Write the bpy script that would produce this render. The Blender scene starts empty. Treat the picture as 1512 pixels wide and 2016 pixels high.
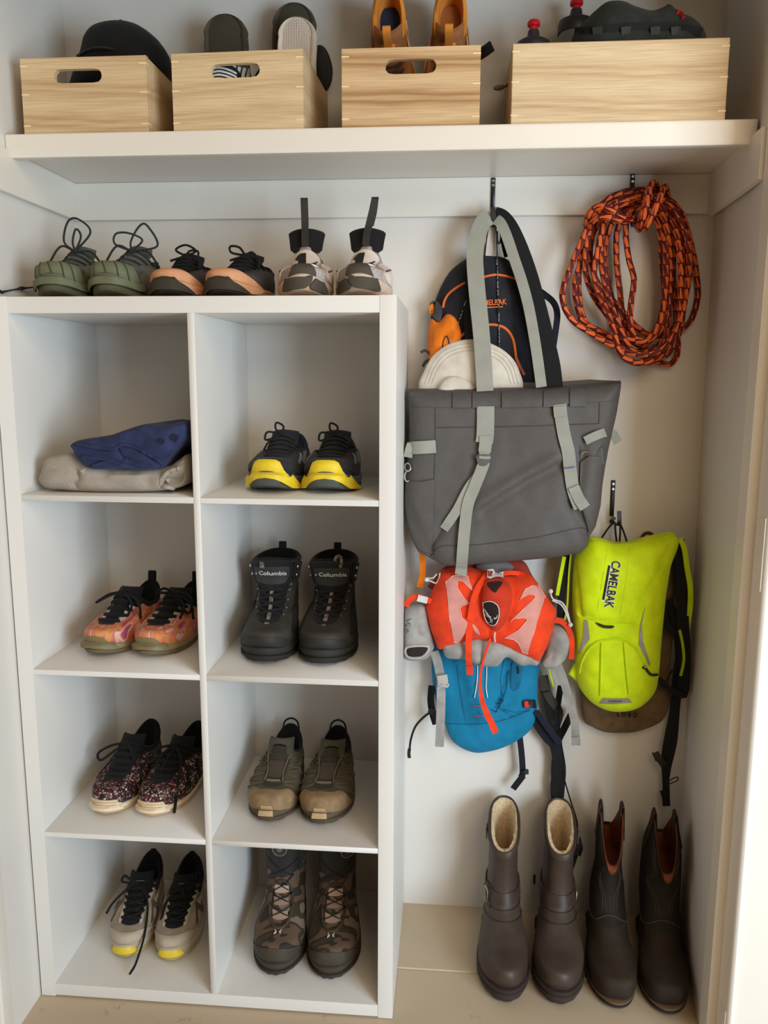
import bpy, bmesh, math, random
import numpy as np
from mathutils import Vector, Matrix, noise, geometry
from mathutils.bvhtree import BVHTree
PI = math.pi
SC = bpy.context.scene
COL = SC.collection
random.seed(7)

# ---------------------------------------------------------------- camera model (image taken as 1512x2016)
CF = 1627.0
CC = Vector((.8646, -1.5199, 1.3307))
def _axes(ya, pi, ro):
    f = Vector((-math.sin(ya)*math.cos(pi), math.cos(ya)*math.cos(pi), -math.sin(pi)))
    r = Vector((math.cos(ya), math.sin(ya), 0)); u = r.cross(f)
    return r*math.cos(ro)+u*math.sin(ro), u*math.cos(ro)-r*math.sin(ro), f
CR, CU, CFW = _axes(.0832, .1673, .0037)
def ray(px, py):
    return CFW + CR*((px-756)/CF) - CU*((py-1008)/CF)
def P(px, py, x=None, y=None, z=None):
    """point of the place seen at a pixel, on the plane x=, y= or z="""
    d = ray(px, py)
    if y is not None: t = (y-CC.y)/d.y
    elif x is not None: t = (x-CC.x)/d.x
    else: t = (z-CC.z)/d.z
    return CC + d*t

# ---------------------------------------------------------------- objects
def s2l(c):
    c = c/255.0
    return c/12.92 if c <= .04045 else ((c+.055)/1.055)**2.4
def rgb(c):
    return (s2l(c[0]), s2l(c[1]), s2l(c[2]), 1)

def add(name, geo, m, root=None, smooth=True, local=False, angle=45, base=None, noflip=False):
    """link one mesh; geo is (verts, faces[, uv per face corner]); world coordinates unless local"""
    V, F = geo[0], geo[1]
    if root is not None and not local:
        o0 = Vector((0, 0, 0)); q = root
        while q is not None: o0 = o0+q.location; q = q.parent
    elif base is not None: o0 = Vector(base)
    else: o0 = Vector((0, 0, 0))
    me = bpy.data.meshes.new(name)
    me.from_pydata([(v[0]-o0[0], v[1]-o0[1], v[2]-o0[2]) for v in V], [], [tuple(f) for f in F])
    if not noflip:
        bm = bmesh.new(); bm.from_mesh(me); bmesh.ops.recalc_face_normals(bm, faces=bm.faces); bm.to_mesh(me); bm.free()
    if len(geo) > 2 and geo[2]:
        uvl = me.uv_layers.new(name='UVMap')
        for p in me.polygons:
            for li in p.loop_indices:
                uvl.data[li].uv = geo[2][me.loops[li].vertex_index]
    me.polygons.foreach_set('use_smooth', [smooth]*len(me.polygons))
    if smooth: me.set_sharp_from_angle(angle=math.radians(angle))
    me.materials.append(m)
    o = bpy.data.objects.new(name, me); COL.objects.link(o)
    if root is not None: o.parent = root
    elif base is not None: o.location = o0
    return o

def tag(o, label, cat, group=None):
    o['label'] = label; o['category'] = cat
    if group: o['group'] = group
    return o
def thing(name, label, cat, loc=(0, 0, 0), rz=0, group=None):
    o = bpy.data.objects.new(name, None); COL.objects.link(o)
    o.empty_display_size = .05
    o.location = loc; o.rotation_euler = (0, 0, rz)
    return tag(o, label, cat, group)
def struct(name, geo, m, **k):
    o = add(name, geo, m, **k); o['kind'] = 'structure'; return o

# ---------------------------------------------------------------- shapes: every function returns (verts, faces)
def join(*gs):
    V, F = [], []
    for g in gs:
        n = len(V); V += list(g[0]); F += [tuple(i+n for i in f) for f in g[1]]
    return V, F
def xf(g, M):
    return [M @ Vector(v) for v in g[0]], g[1]
def box(x0, x1, y0, y1, z0, z1, bev=0.0, seg=2):
    bm = bmesh.new()
    v = [bm.verts.new((x, y, z)) for z in (z0, z1) for y in (y0, y1) for x in (x0, x1)]
    for f in ((0,1,3,2), (4,6,7,5), (0,4,5,1), (2,3,7,6), (0,2,6,4), (1,5,7,3)): bm.faces.new([v[i] for i in f])
    if bev: bmesh.ops.bevel(bm, geom=list(bm.edges), offset=bev, segments=seg, profile=.7, affect='EDGES')
    bm.verts.index_update()
    g = [w.co.copy() for w in bm.verts], [tuple(w.index for w in f.verts) for f in bm.faces]
    bm.free(); return g
def cat(pts, n=6, closed=False):
    """Catmull-Rom through points (any dimension)"""
    A = [np.array(p, float) for p in pts]; N = len(A); out = []
    for i in range(N if closed else N-1):
        p1, p2 = A[i], A[(i+1) % N]
        p0 = A[(i-1) % N] if closed or i > 0 else 2*p1-p2
        p3 = A[(i+2) % N] if closed or i < N-2 else 2*p2-p1
        for k in range(n):
            t = k/n
            out.append(.5*(2*p1+(p2-p0)*t+(2*p0-5*p1+4*p2-p3)*t*t+(3*p1-p0-3*p2+p3)*t**3))
    if not closed: out.append(A[-1])
    return out
def cv(pts, n=6, closed=False):
    return [Vector(p) for p in cat([tuple(p) for p in pts], n, closed)]
def tube(pts, r, n=8, closed=False, caps=True, uv=False, flat=1.0):
    pts = [Vector(p) for p in pts]; N = len(pts); V, F, UV = [], [], []
    rr = r if isinstance(r, (list, tuple)) else [r]*N
    T = []
    for i in range(N):
        a = pts[(i-1) % N] if closed or i else pts[i]
        b = pts[(i+1) % N] if closed or i < N-1 else pts[i]
        d = b-a; T.append(d.normalized() if d.length > 1e-9 else Vector((0, 0, 1)))
    nrm = T[0].orthogonal().normalized(); m = n+1 if uv else n; L = 0
    ref = Vector((0, -1, 0))
    for i in range(N):
        if flat != 1.0:
            q = ref - T[i]*ref.dot(T[i]); nrm = q.normalized() if q.length > .1 else nrm
        nrm = (nrm - T[i]*nrm.dot(T[i])).normalized(); bi = T[i].cross(nrm)
        if i: L += (pts[i]-pts[i-1]).length
        for k in range(m):
            a = 2*PI*k/n
            V.append(pts[i] + (nrm*math.cos(a)*flat + bi*math.sin(a))*rr[i]); UV.append((L, k/n))
    rows = N if closed and not uv else N-1
    for i in range(rows):
        j = (i+1) % N
        for k in range(n):
            k2 = k+1 if uv else (k+1) % n
            F.append((i*m+k, i*m+k2, j*m+k2, j*m+k))
    if caps and not closed:
        F.append(tuple(range(n))[::-1]); F.append(tuple((N-1)*m+k for k in range(n)))
    return (V, F, UV) if uv else (V, F)
def ribbon(pts, w, t=.0016, wd=Vector((1, 0, 0))):
    """webbing strap: width w along wd (a vector or one per point), thickness t"""
    pts = [Vector(p) for p in pts]; N = len(pts); V, F = [], []
    ww = w if isinstance(w, (list, tuple)) else [w]*N
    for i in range(N):
        d = (pts[min(i+1, N-1)]-pts[max(i-1, 0)])
        d = d.normalized() if d.length > 1e-9 else Vector((0, 0, 1))
        a = wd[i] if isinstance(wd, list) else wd
        a = (a - d*a.dot(d)); a = a.normalized() if a.length > 1e-6 else d.orthogonal().normalized()
        nn = d.cross(a)
        for sx, sy in ((-1, -1), (1, -1), (1, 1), (-1, 1)):
            V.append(pts[i] + a*(sx*ww[i]/2) + nn*(sy*t/2))
    for i in range(N-1):
        for k in range(4):
            F.append((i*4+k, i*4+(k+1) % 4, i*4+4+(k+1) % 4, i*4+4+k))
    F.append((3, 2, 1, 0)); F.append(tuple((N-1)*4+k for k in range(4)))
    return V, F
def loft(rings, closed=True, cap0=False, cap1=False):
    n = len(rings[0]); V = [Vector(p) for r in rings for p in r]; F = []
    for i in range(len(rings)-1):
        for k in range(n if closed else n-1):
            F.append((i*n+k, i*n+(k+1) % n, (i+1)*n+(k+1) % n, (i+1)*n+k))
    if cap0: F.append(tuple(range(n))[::-1])
    if cap1: F.append(tuple((len(rings)-1)*n+k for k in range(n)))
    return V, F
def lathe(prof, c=(0, 0, 0), n=24, axis='z'):
    rings = [[(r*math.cos(2*PI*k/n), r*math.sin(2*PI*k/n), z) for k in range(n)] for r, z in prof]
    V, F = loft(rings, cap0=True, cap1=True)
    if axis == 'y': V = [Vector((v.x, -v.z, v.y)) for v in V]
    return [v+Vector(c) for v in V], F
def sphere(c, r, n=12):
    return lathe([(max(r*math.sin(PI*i/8), 1e-4), -r*math.cos(PI*i/8)) for i in range(9)], c, n)
def disc(c, r, h, n=16, d=Vector((0, -1, 0))):
    """short cylinder with rounded front edge facing d"""
    d = d.normalized(); a = d.orthogonal().normalized(); b = d.cross(a); c = Vector(c)
    prof = ((r, 0), (r, h*.6), (r*.86, h), (r*.001, h))
    return loft([[c+a*(q*math.cos(2*PI*k/n))+b*(q*math.sin(2*PI*k/n))+d*e for k in range(n)] for q, e in prof], cap0=True, cap1=True)
def oval_tube(c, a, b, r, n=20, m=6):
    c, a, b = Vector(c), Vector(a), Vector(b)
    return tube([c+a*math.cos(2*PI*k/n)+b*math.sin(2*PI*k/n) for k in range(n)], r, m, closed=True)

def resample(poly, step):
    out = []; n = len(poly)
    for i in range(n):
        a = np.array(poly[i], float); b = np.array(poly[(i+1) % n], float)
        k = max(1, int(round(np.linalg.norm(b-a)/step)))
        for j in range(k): out.append(a+(b-a)*j/k)
    return out
def seg_dist(pts, loop):
    A = np.array(loop); B = np.roll(A, -1, 0); D = B-A; L2 = (D*D).sum(1)+1e-18
    out = np.empty(len(pts))
    for i, p in enumerate(pts):
        t = np.clip(((p-A)*D).sum(1)/L2, 0, 1); q = A+D*t[:, None]-p
        out[i] = math.sqrt((q*q).sum(1).min())
    return out
def inside(p, A, B):
    x, y = p
    c = (A[:, 1] > y) != (B[:, 1] > y)
    with np.errstate(divide='ignore', invalid='ignore'):
        xi = (B[:, 0]-A[:, 0])*(y-A[:, 1])/(B[:, 1]-A[:, 1])+A[:, 0]
    return bool((c & (x < xi)).sum() % 2)
def cdt(poly, step):
    """triangulated polygon with inner points -> pts, tris, number of rim points, distance to rim"""
    rim = resample(poly, step); A = np.array(rim); B = np.roll(A, -1, 0)
    lo, hi = A.min(0), A.max(0); inn = []
    r = 0; y = lo[1]+step*.5
    while y < hi[1]:
        x = lo[0]+step*(.5 if r % 2 else 0.02)
        while x < hi[0]:
            if inside((x, y), A, B): inn.append((x+1e-3*step*math.sin(7*x/step), y+1e-3*step*math.cos(9*y/step)))
            x += step
        y += step*.866; r += 1
    if inn:
        d = seg_dist(np.array(inn), A); inn = [p for p, q in zip(inn, d) if q > .55*step]
    # two rows that follow the rim keep the edge clean
    rows = []; area = float((A[:, 0]*B[:, 1]-B[:, 0]*A[:, 1]).sum()); sgn = 1 if area > 0 else -1
    tg = np.roll(A, -1, 0)-np.roll(A, 1, 0); tg /= np.linalg.norm(tg, axis=1)[:, None]+1e-12
    nin = np.stack([-tg[:, 1], tg[:, 0]], 1)*sgn
    for f in (.28, .75):
        q = A+nin*(f*step); ok = [inside(p, A, B) for p in q]; dq = seg_dist(q, A)
        rows += [tuple(p) for p, o, e in zip(q, ok, dq) if o and e > f*step*.93]
    if inn:
        d = seg_dist(np.array(inn), A); inn = [p for p, q in zip(inn, d) if q > 1.25*step]
    inn = rows+inn
    n = len(rim); allp = [tuple(p) for p in rim]+inn
    res = geometry.delaunay_2d_cdt([Vector(p) for p in allp], [(i, (i+1) % n) for i in range(n)], [list(range(n))], 1, 1e-9)
    vs = np.array([tuple(v) for v in res[0]]); tr = [tuple(f) for f in res[2]]
    d = seg_dist(vs, A)
    return vs, tr, n, d

def px_path(pts, Y):
    return [P(p[0], p[1], y=(p[2] if len(p) > 2 else Y)) for p in pts]

def clampg(g, x0=-9, x1=9, y0=-9, y1=9, z0=-9, z1=9):
    """press a soft shape against what stands next to it"""
    return [Vector((min(max(v[0], x0), x1), min(max(v[1], y0), y1), min(max(v[2], z0), z1))) for v in g[0]], g[1]

class Surf:
    """a mesh that details can be laid onto: finds the spot of it a sight line meets"""
    def __init__(s, g):
        s.t = BVHTree.FromPolygons([tuple(v) for v in g[0]], [tuple(f) for f in g[1]], all_triangles=False)
        s.y = sum(v[1] for v in g[0])/len(g[0])
    def hit(s, px, py, off=0):
        d = ray(px, py).normalized()
        r = s.t.ray_cast(CC, d)
        if r[0] is None:
            q = s.t.find_nearest(P(px, py, y=s.y)); p = P(px, py, y=q[0].y)
        else: p = r[0]
        return p - d*off
    def path(s, pts, off=0, n=5, sm=True):
        q = cat(pts, n) if sm else pts
        return [s.hit(a[0], a[1], off) for a in q]
def patch(S, poly, off=.0015, th=.002, step=5, smooth=True, n=4, dome=0, domeR=12):
    """a sewn-on piece of cloth: pixel outline laid on surface S with its own thickness"""
    if smooth: poly = cat(poly, n, True)
    vs, tr, nb, d = cdt(poly, step)
    V = []
    for (x, y), dd in zip(vs, d):
        h = dome*math.sqrt(max(0, 1-(1-min(dd/domeR, 1))**2)) if dome else 0
        V.append(S.hit(x, y, off+th+h))
    k = len(V)
    V += [S.hit(vs[i][0], vs[i][1], off-.002) for i in range(nb)]
    F = list(tr)+[(i, (i+1) % nb, k+(i+1) % nb, k+i) for i in range(nb)]
    return V, F
def stroke(S, pts, r=.0015, off=.001, n=5, m=6, sm=True):
    return tube(S.path(pts, off, n, sm), r, m)
def strap(S, pts, w, off=.002, t=.0016, n=5, sm=True):
    q = S.path(pts, off, n, sm); wd = []
    for i in range(len(q)):
        d = q[min(i+1, len(q)-1)]-q[max(i-1, 0)]
        v = (q[i]-CC).normalized().cross(d); wd.append(v.normalized() if v.length > 1e-9 else Vector((1, 0, 0)))
    return ribbon(q, w, t, wd)

def pillow(poly, Y, T, back=.02, res=.009, p=2.2, R=None, wr=(), crease=(), bump=(), n=4, smooth=True, pb=2.2, slope=None):
    """soft filled bag or garment: pixel outline at depth Y, swelling T towards the room and `back` to the wall"""
    if smooth: poly = cat(poly, n, True)
    w2 = [(q.x, q.z) for q in (P(a[0], a[1], y=Y) for a in poly)]
    vs, tr, nb, d = cdt(w2, res)
    R = R or d.max()*.8
    h = (1-(1-np.minimum(d/R, 1))**p)**(1/p)
    hb = (1-(1-np.minimum(d/R, 1))**pb)**(1/pb)
    yo = T*h
    for path, dep, wid in crease:
        q = [(a.x, a.z) for a in (P(c[0], c[1], y=Y-T) for c in cat(path, 5))]
        A = np.array(q[:-1]); D = np.array(q[1:])-A; L2 = (D*D).sum(1)+1e-12
        for i, v in enumerate(vs):
            t = np.clip(((v-A)*D).sum(1)/L2, 0, 1); e = A+D*t[:, None]-v; g = (e*e).sum(1).min()
            yo[i] -= dep*math.exp(-g/(wid*wid))*min(1, d[i]/.012)
    for bx, by, br, ba in bump:
        c = P(bx, by, y=Y-T); g = (vs[:, 0]-c.x)**2+(vs[:, 1]-c.z)**2
        yo += ba*np.exp(-g/(br*br))*np.minimum(1, d/.02)
    for amp, sx, sz, seed in wr:
        for i, v in enumerate(vs):
            yo[i] += amp*noise.noise(Vector((v[0]*sx, v[1]*sz, seed)))*min(1, d[i]/.015)
    sl = (lambda x, z: 0) if slope is None else slope
    V = [Vector((v[0], Y-a+sl(v[0], v[1]), v[1])) for v, a in zip(vs, yo)]
    idx = {}; F = list(tr)
    for i in range(len(vs)):
        if i < nb: idx[i] = i
        else: idx[i] = len(V); V.append(Vector((vs[i][0], Y+back*hb[i]+sl(vs[i][0], vs[i][1]), vs[i][1])))
    F += [tuple(idx[i] for i in f[::-1]) for f in tr]
    return V, F

def text2d(body, size=1.0, bold=0.0, extr=0.0, sx=1.0):
    """letter shapes as a flat mesh: list of (x, y, z) and faces, centred"""
    c = bpy.data.curves.new('t', 'FONT'); c.body = body; c.size = size; c.offset = bold; c.extrude = extr
    c.align_x = 'CENTER'; c.align_y = 'CENTER'; c.resolution_u = 3
    o = bpy.data.objects.new('t', c); COL.objects.link(o)
    dg = bpy.context.evaluated_depsgraph_get(); dg.update()
    me = o.evaluated_get(dg).to_mesh()
    V = [(v.co.x*sx, v.co.y, v.co.z) for v in me.vertices]; F = [tuple(p.vertices) for p in me.polygons]
    o.evaluated_get(dg).to_mesh_clear(); bpy.data.objects.remove(o); bpy.data.curves.remove(c)
    return V, F
def text_on(S, body, c, size, ang=0, bold=0.0, sx=1.0, off=.003, shear=0):
    """lettering laid on a surface; c pixel centre, size in pixels, ang degrees clockwise in the picture"""
    V, F = text2d(body, 1.0, bold, .02, sx); a = math.radians(ang); out = []
    for x, y, z in V:
        x += shear*y
        px = c[0]+size*(x*math.cos(a)+y*math.sin(a)); py = c[1]+size*(x*math.sin(a)-y*math.cos(a))
        out.append(S.hit(px, py, off+(.0008 if z > 0 else 0)))
    return out, F
# ---------------------------------------------------------------- materials (all procedural)
def _new(name):
    m = bpy.data.materials.new(name); m.use_nodes = True; nt = m.node_tree
    b = nt.nodes['Principled BSDF']
    return m, nt, b
def _n(nt, t, **k):
    n = nt.nodes.new(t)
    for a, v in k.items(): setattr(n, a, v)
    return n
def _coord(nt, scale=(1, 1, 1), rot=(0, 0, 0), kind='Object'):
    tc = _n(nt, 'ShaderNodeTexCoord'); mp = _n(nt, 'ShaderNodeMapping')
    mp.inputs['Scale'].default_value = scale; mp.inputs['Rotation'].default_value = rot
    nt.links.new(tc.outputs[kind], mp.inputs[0]); return mp.outputs[0]
def _ramp(nt, src, stops, interp='LINEAR'):
    r = _n(nt, 'ShaderNodeValToRGB'); cr = r.color_ramp; cr.interpolation = interp
    while len(cr.elements) < len(stops): cr.elements.new(.5)
    for e, (p, c) in zip(cr.elements, stops): e.position = p; e.color = rgb(c)
    nt.links.new(src, r.inputs[0]); return r.outputs[0]
def _bump(nt, b, src, strength, dist=.001):
    bp = _n(nt, 'ShaderNodeBump'); bp.inputs['Strength'].default_value = strength; bp.inputs['Distance'].default_value = dist
    nt.links.new(src, bp.inputs['Height']); nt.links.new(bp.outputs[0], b.inputs['Normal'])
def _noise(nt, vec, scale, detail=3, rough=.5, dist=0):
    n = _n(nt, 'ShaderNodeTexNoise'); n.inputs['Scale'].default_value = scale; n.inputs['Detail'].default_value = detail
    n.inputs['Roughness'].default_value = rough; n.inputs['Distortion'].default_value = dist
    nt.links.new(vec, n.inputs['Vector']); return n.outputs['Fac']
def _mix(nt, fac, a, b, mode='MIX'):
    m = _n(nt, 'ShaderNodeMix', data_type='RGBA', blend_type=mode)
    for i, v in ((0, fac), (6, a), (7, b)):
        if hasattr(v, 'is_linked') or hasattr(v, 'links'): nt.links.new(v, m.inputs[i])
        else: m.inputs[i].default_value = v
    return m.outputs[2]
MC = {}
def cloth(c, rough=.85, var=.05, scale=35, weave=900, wb=.25, sheen=.2, name=None):
    """woven cloth or webbing: colour wavers a little, fine weave in the bump"""
    key = ('cloth', c, rough, var, scale, weave, wb)
    if key in MC: return MC[key]
    m, nt, b = _new(name or 'cloth'); v = _coord(nt)
    lo = tuple(x*(1-var) for x in c); hi = tuple(min(255, x*(1+var)) for x in c)
    nt.links.new(_ramp(nt, _noise(nt, v, scale, 4), [(.3, lo), (.7, hi)]), b.inputs['Base Color'])
    b.inputs['Roughness'].default_value = rough
    b.inputs['Sheen Weight'].default_value = sheen*.3
    b.inputs['Specular IOR Level'].default_value = .25
    _bump(nt, b, _noise(nt, v, weave, 2), wb, .0008)
    MC[key] = m; return m
def plain(c, rough=.5, metal=0, spec=.5, var=.04, bump=0, scale=40, name=None):
    """paint, plastic, rubber or metal with faint unevenness"""
    key = ('plain', c, rough, metal, spec, var, bump, scale)
    if key in MC: return MC[key]
    m, nt, b = _new(name or 'plain'); v = _coord(nt)
    lo = tuple(x*(1-var) for x in c); hi = tuple(min(255, x*(1+var)) for x in c)
    nz = _noise(nt, v, scale, 3)
    nt.links.new(_ramp(nt, nz, [(.3, lo), (.7, hi)]), b.inputs['Base Color'])
    b.inputs['Roughness'].default_value = rough; b.inputs['Metallic'].default_value = metal
    b.inputs['Specular IOR Level'].default_value = spec
    if bump: _bump(nt, b, nz, bump, .001)
    MC[key] = m; return m
def leather(c, c2, rough=.55, scale=25, bump=.35, grain=350):
    """scuffed leather: two tones in soft patches and a grain"""
    m, nt, b = _new('leather'); v = _coord(nt)
    nt.links.new(_ramp(nt, _noise(nt, v, scale, 6, .65), [(.32, c), (.68, c2)]), b.inputs['Base Color'])
    b.inputs['Roughness'].default_value = rough; b.inputs['Specular IOR Level'].default_value = .35
    _bump(nt, b, _noise(nt, v, grain, 3), bump, .0008); return m
def wood(c1, c2, c3, seed=0.0, rough=.6):
    """pale planed timber, grain running along x"""
    m, nt, b = _new('wood'); v = _coord(nt, (.9, 3.2, 3.2))
    off = _n(nt, 'ShaderNodeVectorMath', operation='ADD'); off.inputs[1].default_value = (seed, seed*1.7, seed*.6)
    nt.links.new(v, off.inputs[0]); v = off.outputs[0]
    w = _n(nt, 'ShaderNodeTexWave', wave_type='BANDS', bands_direction='Z')
    w.inputs['Scale'].default_value = 1.7; w.inputs['Distortion'].default_value = 5; w.inputs['Detail'].default_value = 4
    w.inputs['Detail Scale'].default_value = .75; nt.links.new(v, w.inputs['Vector'])
    base = _ramp(nt, w.outputs['Fac'], [(0, c1), (.6, c2), (.93, c3), (1, c2)])
    v2 = _coord(nt, (5, 200, 200))
    fine = _noise(nt, v2, 2.2, 3)
    dk = _ramp(nt, fine, [(.35, (205, 195, 185)), (.6, (255, 255, 255))])
    nt.links.new(_mix(nt, .45, base, dk, 'MULTIPLY'), b.inputs['Base Color'])
    b.inputs['Roughness'].default_value = rough; b.inputs['Specular IOR Level'].default_value = .3
    _bump(nt, b, fine, .12, .0006); return m
def cells(cols, scale=260, rough=.8, squash=(1, 1, 1), dark=None):
    """a speckled print: small random cells picked from a list of colours"""
    m, nt, b = _new('print'); v = _coord(nt, squash)
    vo = _n(nt, 'ShaderNodeTexVoronoi'); vo.inputs['Scale'].default_value = scale; nt.links.new(v, vo.inputs['Vector'])
    sep = _n(nt, 'ShaderNodeSeparateColor'); nt.links.new(vo.outputs['Color'], sep.inputs[0])
    n = len(cols)
    c = _ramp(nt, sep.outputs[0], [(i/n, q) for i, q in enumerate(cols)], 'CONSTANT')
    if dark:
        ed = _n(nt, 'ShaderNodeTexVoronoi', feature='DISTANCE_TO_EDGE'); ed.inputs['Scale'].default_value = scale
        nt.links.new(v, ed.inputs['Vector'])
        c = _mix(nt, _ramp(nt, ed.outputs['Distance'], [(.06, (255, 255, 255)), (.2, (0, 0, 0))]), c, rgb(dark))
    nt.links.new(c, b.inputs['Base Color']); b.inputs['Roughness'].default_value = rough
    b.inputs['Specular IOR Level'].default_value = .25
    return m
def blotch(cols, scale=18, rough=.7, interp='LINEAR', dist=2.0, squash=(1, 1, 1), bump=.2):
    """camouflage (CONSTANT) or tie-dye (LINEAR) patches"""
    m, nt, b = _new('blotch'); v = _coord(nt, squash)
    f = _noise(nt, v, scale, 1.6, .5, dist); n = len(cols)
    c = _ramp(nt, f, [(.28+.44*i/max(1, n-1), q) for i, q in enumerate(cols)], interp)
    nt.links.new(c, b.inputs['Base Color']); b.inputs['Roughness'].default_value = rough
    b.inputs['Specular IOR Level'].default_value = .3
    _bump(nt, b, _noise(nt, v, 500, 2), bump, .0008); return m
def heather(c, c2):
    m, nt, b = _new('heather'); v = _coord(nt, (60, 60, 500))
    f = _noise(nt, v, 6, 4, .7)
    nt.links.new(_ramp(nt, f, [(.3, c), (.7, c2)]), b.inputs['Base Color'])
    b.inputs['Roughness'].default_value = .95; b.inputs['Specular IOR Level'].default_value = .1
    _bump(nt, b, _noise(nt, _coord(nt), 700, 3), .3, .001); return m
def rope_mat(dark, lite, hot):
    """kernmantle sheath: slanting dashes of three yarn colours along the rope (UV: length, turn)"""
    m, nt, b = _new('rope'); tc = _n(nt, 'ShaderNodeTexCoord'); sp = _n(nt, 'ShaderNodeSeparateXYZ')
    nt.links.new(tc.outputs['UV'], sp.inputs[0])
    def M(op, a, c=None):
        q = _n(nt, 'ShaderNodeMath', operation=op)
        for i, x in enumerate((a, c)):
            if x is None: continue
            if hasattr(x, 'links'): nt.links.new(x, q.inputs[i])
            else: q.inputs[i].default_value = x
        return q.outputs[0]
    u, v = sp.outputs[0], sp.outputs[1]
    st = M('FLOOR', M('MULTIPLY', M('ADD', v, M('MULTIPLY', u, 7)), 5))
    ph = M('FRACT', M('ADD', M('MULTIPLY', u, 21), M('MULTIPLY', st, .5)))
    on = M('LESS_THAN', ph, .44)
    yarn = M('FRACT', M('ADD', M('MULTIPLY', v, 12), M('MULTIPLY', u, 14)))
    line = M('LESS_THAN', yarn, .17)
    c = _mix(nt, on, rgb(dark), rgb(lite))
    c = _mix(nt, M('MULTIPLY', on, M('GREATER_THAN', yarn, .72)), c, rgb(hot))
    c = _mix(nt, M('MULTIPLY', line, .75), c, rgb((30, 6, 8)))
    nt.links.new(c, b.inputs['Base Color']); b.inputs['Roughness'].default_value = .6
    b.inputs['Specular IOR Level'].default_value = .3
    _bump(nt, b, yarn, .4, .0006); return m
def fleece(c, c2):
    m, nt, b = _new('fleece'); v = _coord(nt)
    f = _noise(nt, v, 160, 5, .7)
    nt.links.new(_ramp(nt, f, [(.3, c), (.7, c2)]), b.inputs['Base Color']); b.inputs['Roughness'].default_value = 1
    b.inputs['Specular IOR Level'].default_value = .05
    _bump(nt, b, f, 1.0, .004); return m
def painted(c, dirt=None, scale=4, rough=.45, bump=.03):
    """wall, shelf or floor paint; dirt adds worn smudges of its own colour"""
    m, nt, b = _new('paint'); v = _coord(nt)
    lo = tuple(x*.985 for x in c)
    col = _ramp(nt, _noise(nt, v, scale, 3), [(.3, lo), (.7, c)])
    if dirt:
        f = _ramp(nt, _noise(nt, v, 9, 7, .7, .4), [(.60, (0, 0, 0)), (.74, (255, 255, 255))])
        sc = _ramp(nt, _noise(nt, v, 70, 4, .7), [(.5, (0, 0, 0)), (.62, (255, 255, 255))])
        col = _mix(nt, _mix(nt, 1.0, f, sc, 'MULTIPLY'), col, rgb(dirt))
    nt.links.new(col, b.inputs['Base Color']); b.inputs['Roughness'].default_value = rough
    b.inputs['Specular IOR Level'].default_value = .35
    _bump(nt, b, _noise(nt, v, 160, 3), bump, .001); return m

WHITE = painted((222, 218, 211), rough=.5)
TRIMW = painted((230, 224, 213), rough=.35)
UNITW = painted((229, 227, 222), rough=.4, bump=.015)
FLOORM = painted((196, 178, 152), dirt=(120, 104, 88), rough=.5, bump=.06)
BLACKC = cloth((24, 24, 26)); BLACKP = plain((22, 22, 23), .4); BLACKR = plain((26, 25, 24), .75)
METAL = plain((190, 190, 188), .3, metal=1)
BLKMETAL = plain((20, 20, 21), .38)
# ---------------------------------------------------------------- closet shell
YB = .384           # back wall
def quad(a, b, c, d): return [Vector(a), Vector(b), Vector(c), Vector(d)], [(0, 1, 2, 3)]
def prism(poly, z0, z1):
    n = len(poly)
    return [Vector((x, y, z)) for z in (z0, z1) for x, y in poly], \
        [tuple(range(n))[::-1], tuple(range(n, 2*n))]+[(i, (i+1) % n, n+(i+1) % n, n+i) for i in range(n)]
struct('wall_back', box(-.12, 1.56, YB, YB+.1, -.05, 2.5), WHITE, smooth=False)
struct('wall_left', box(-.11, -.004, -.115, YB, -.05, 2.5), WHITE, smooth=False)
# right wall leans a little, as the photograph shows
rw = [(1.432, YB, -.05), (1.392, .03, -.05), (1.392, .03, 2.5), (1.404, YB, 2.5)]
rw2 = [(1.56, YB, -.05), (1.56, .03, -.05), (1.56, .03, 2.5), (1.56, YB, 2.5)]
struct('wall_right', ([Vector(v) for v in rw+rw2], [(0, 1, 2, 3), (7, 6, 5, 4), (0, 4, 5, 1), (1, 5, 6, 2), (2, 6, 7, 3), (3, 7, 4, 0)]), WHITE, smooth=False)
# floor boards with a seam
fp = [(-1.7, -.06), (-1.7, -.0008), (.1480, 0), (.1495, -.0025), (.1505, -.004), (.1515, -.001), (.154, .0015), (YB+.02, .0015), (YB+.02, -.06)]
n = len(fp)
struct('floor', ([Vector((x, y, z)) for x in (-1.6, 3.0) for y, z in fp],
       [tuple(range(n)), tuple(range(n, 2*n))[::-1]]+[(i, (i+1) % n, n+(i+1) % n, n+i) for i in range(n)]), FLOORM, smooth=False)
struct('ceiling', box(-.12, 1.56, -.115, YB+.1, 2.45, 2.5), WHITE, smooth=False)
# cleats under the shelf
struct('trim_1', box(-.004, 1.407, YB-.014, YB, 1.667, 1.7475, .001, 1), TRIMW, smooth=False)
struct('trim_2', box(-.004, .008, -.114, YB-.014, 1.667, 1.7475, .001, 1), TRIMW, smooth=False)
tr = prism([(1.3915, .031), (1.3915-.010, .031), (1.408-.013, YB-.014), (1.408, YB-.014)], 1.662, 1.7475)
struct('trim_3', tr, TRIMW, smooth=False)
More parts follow.
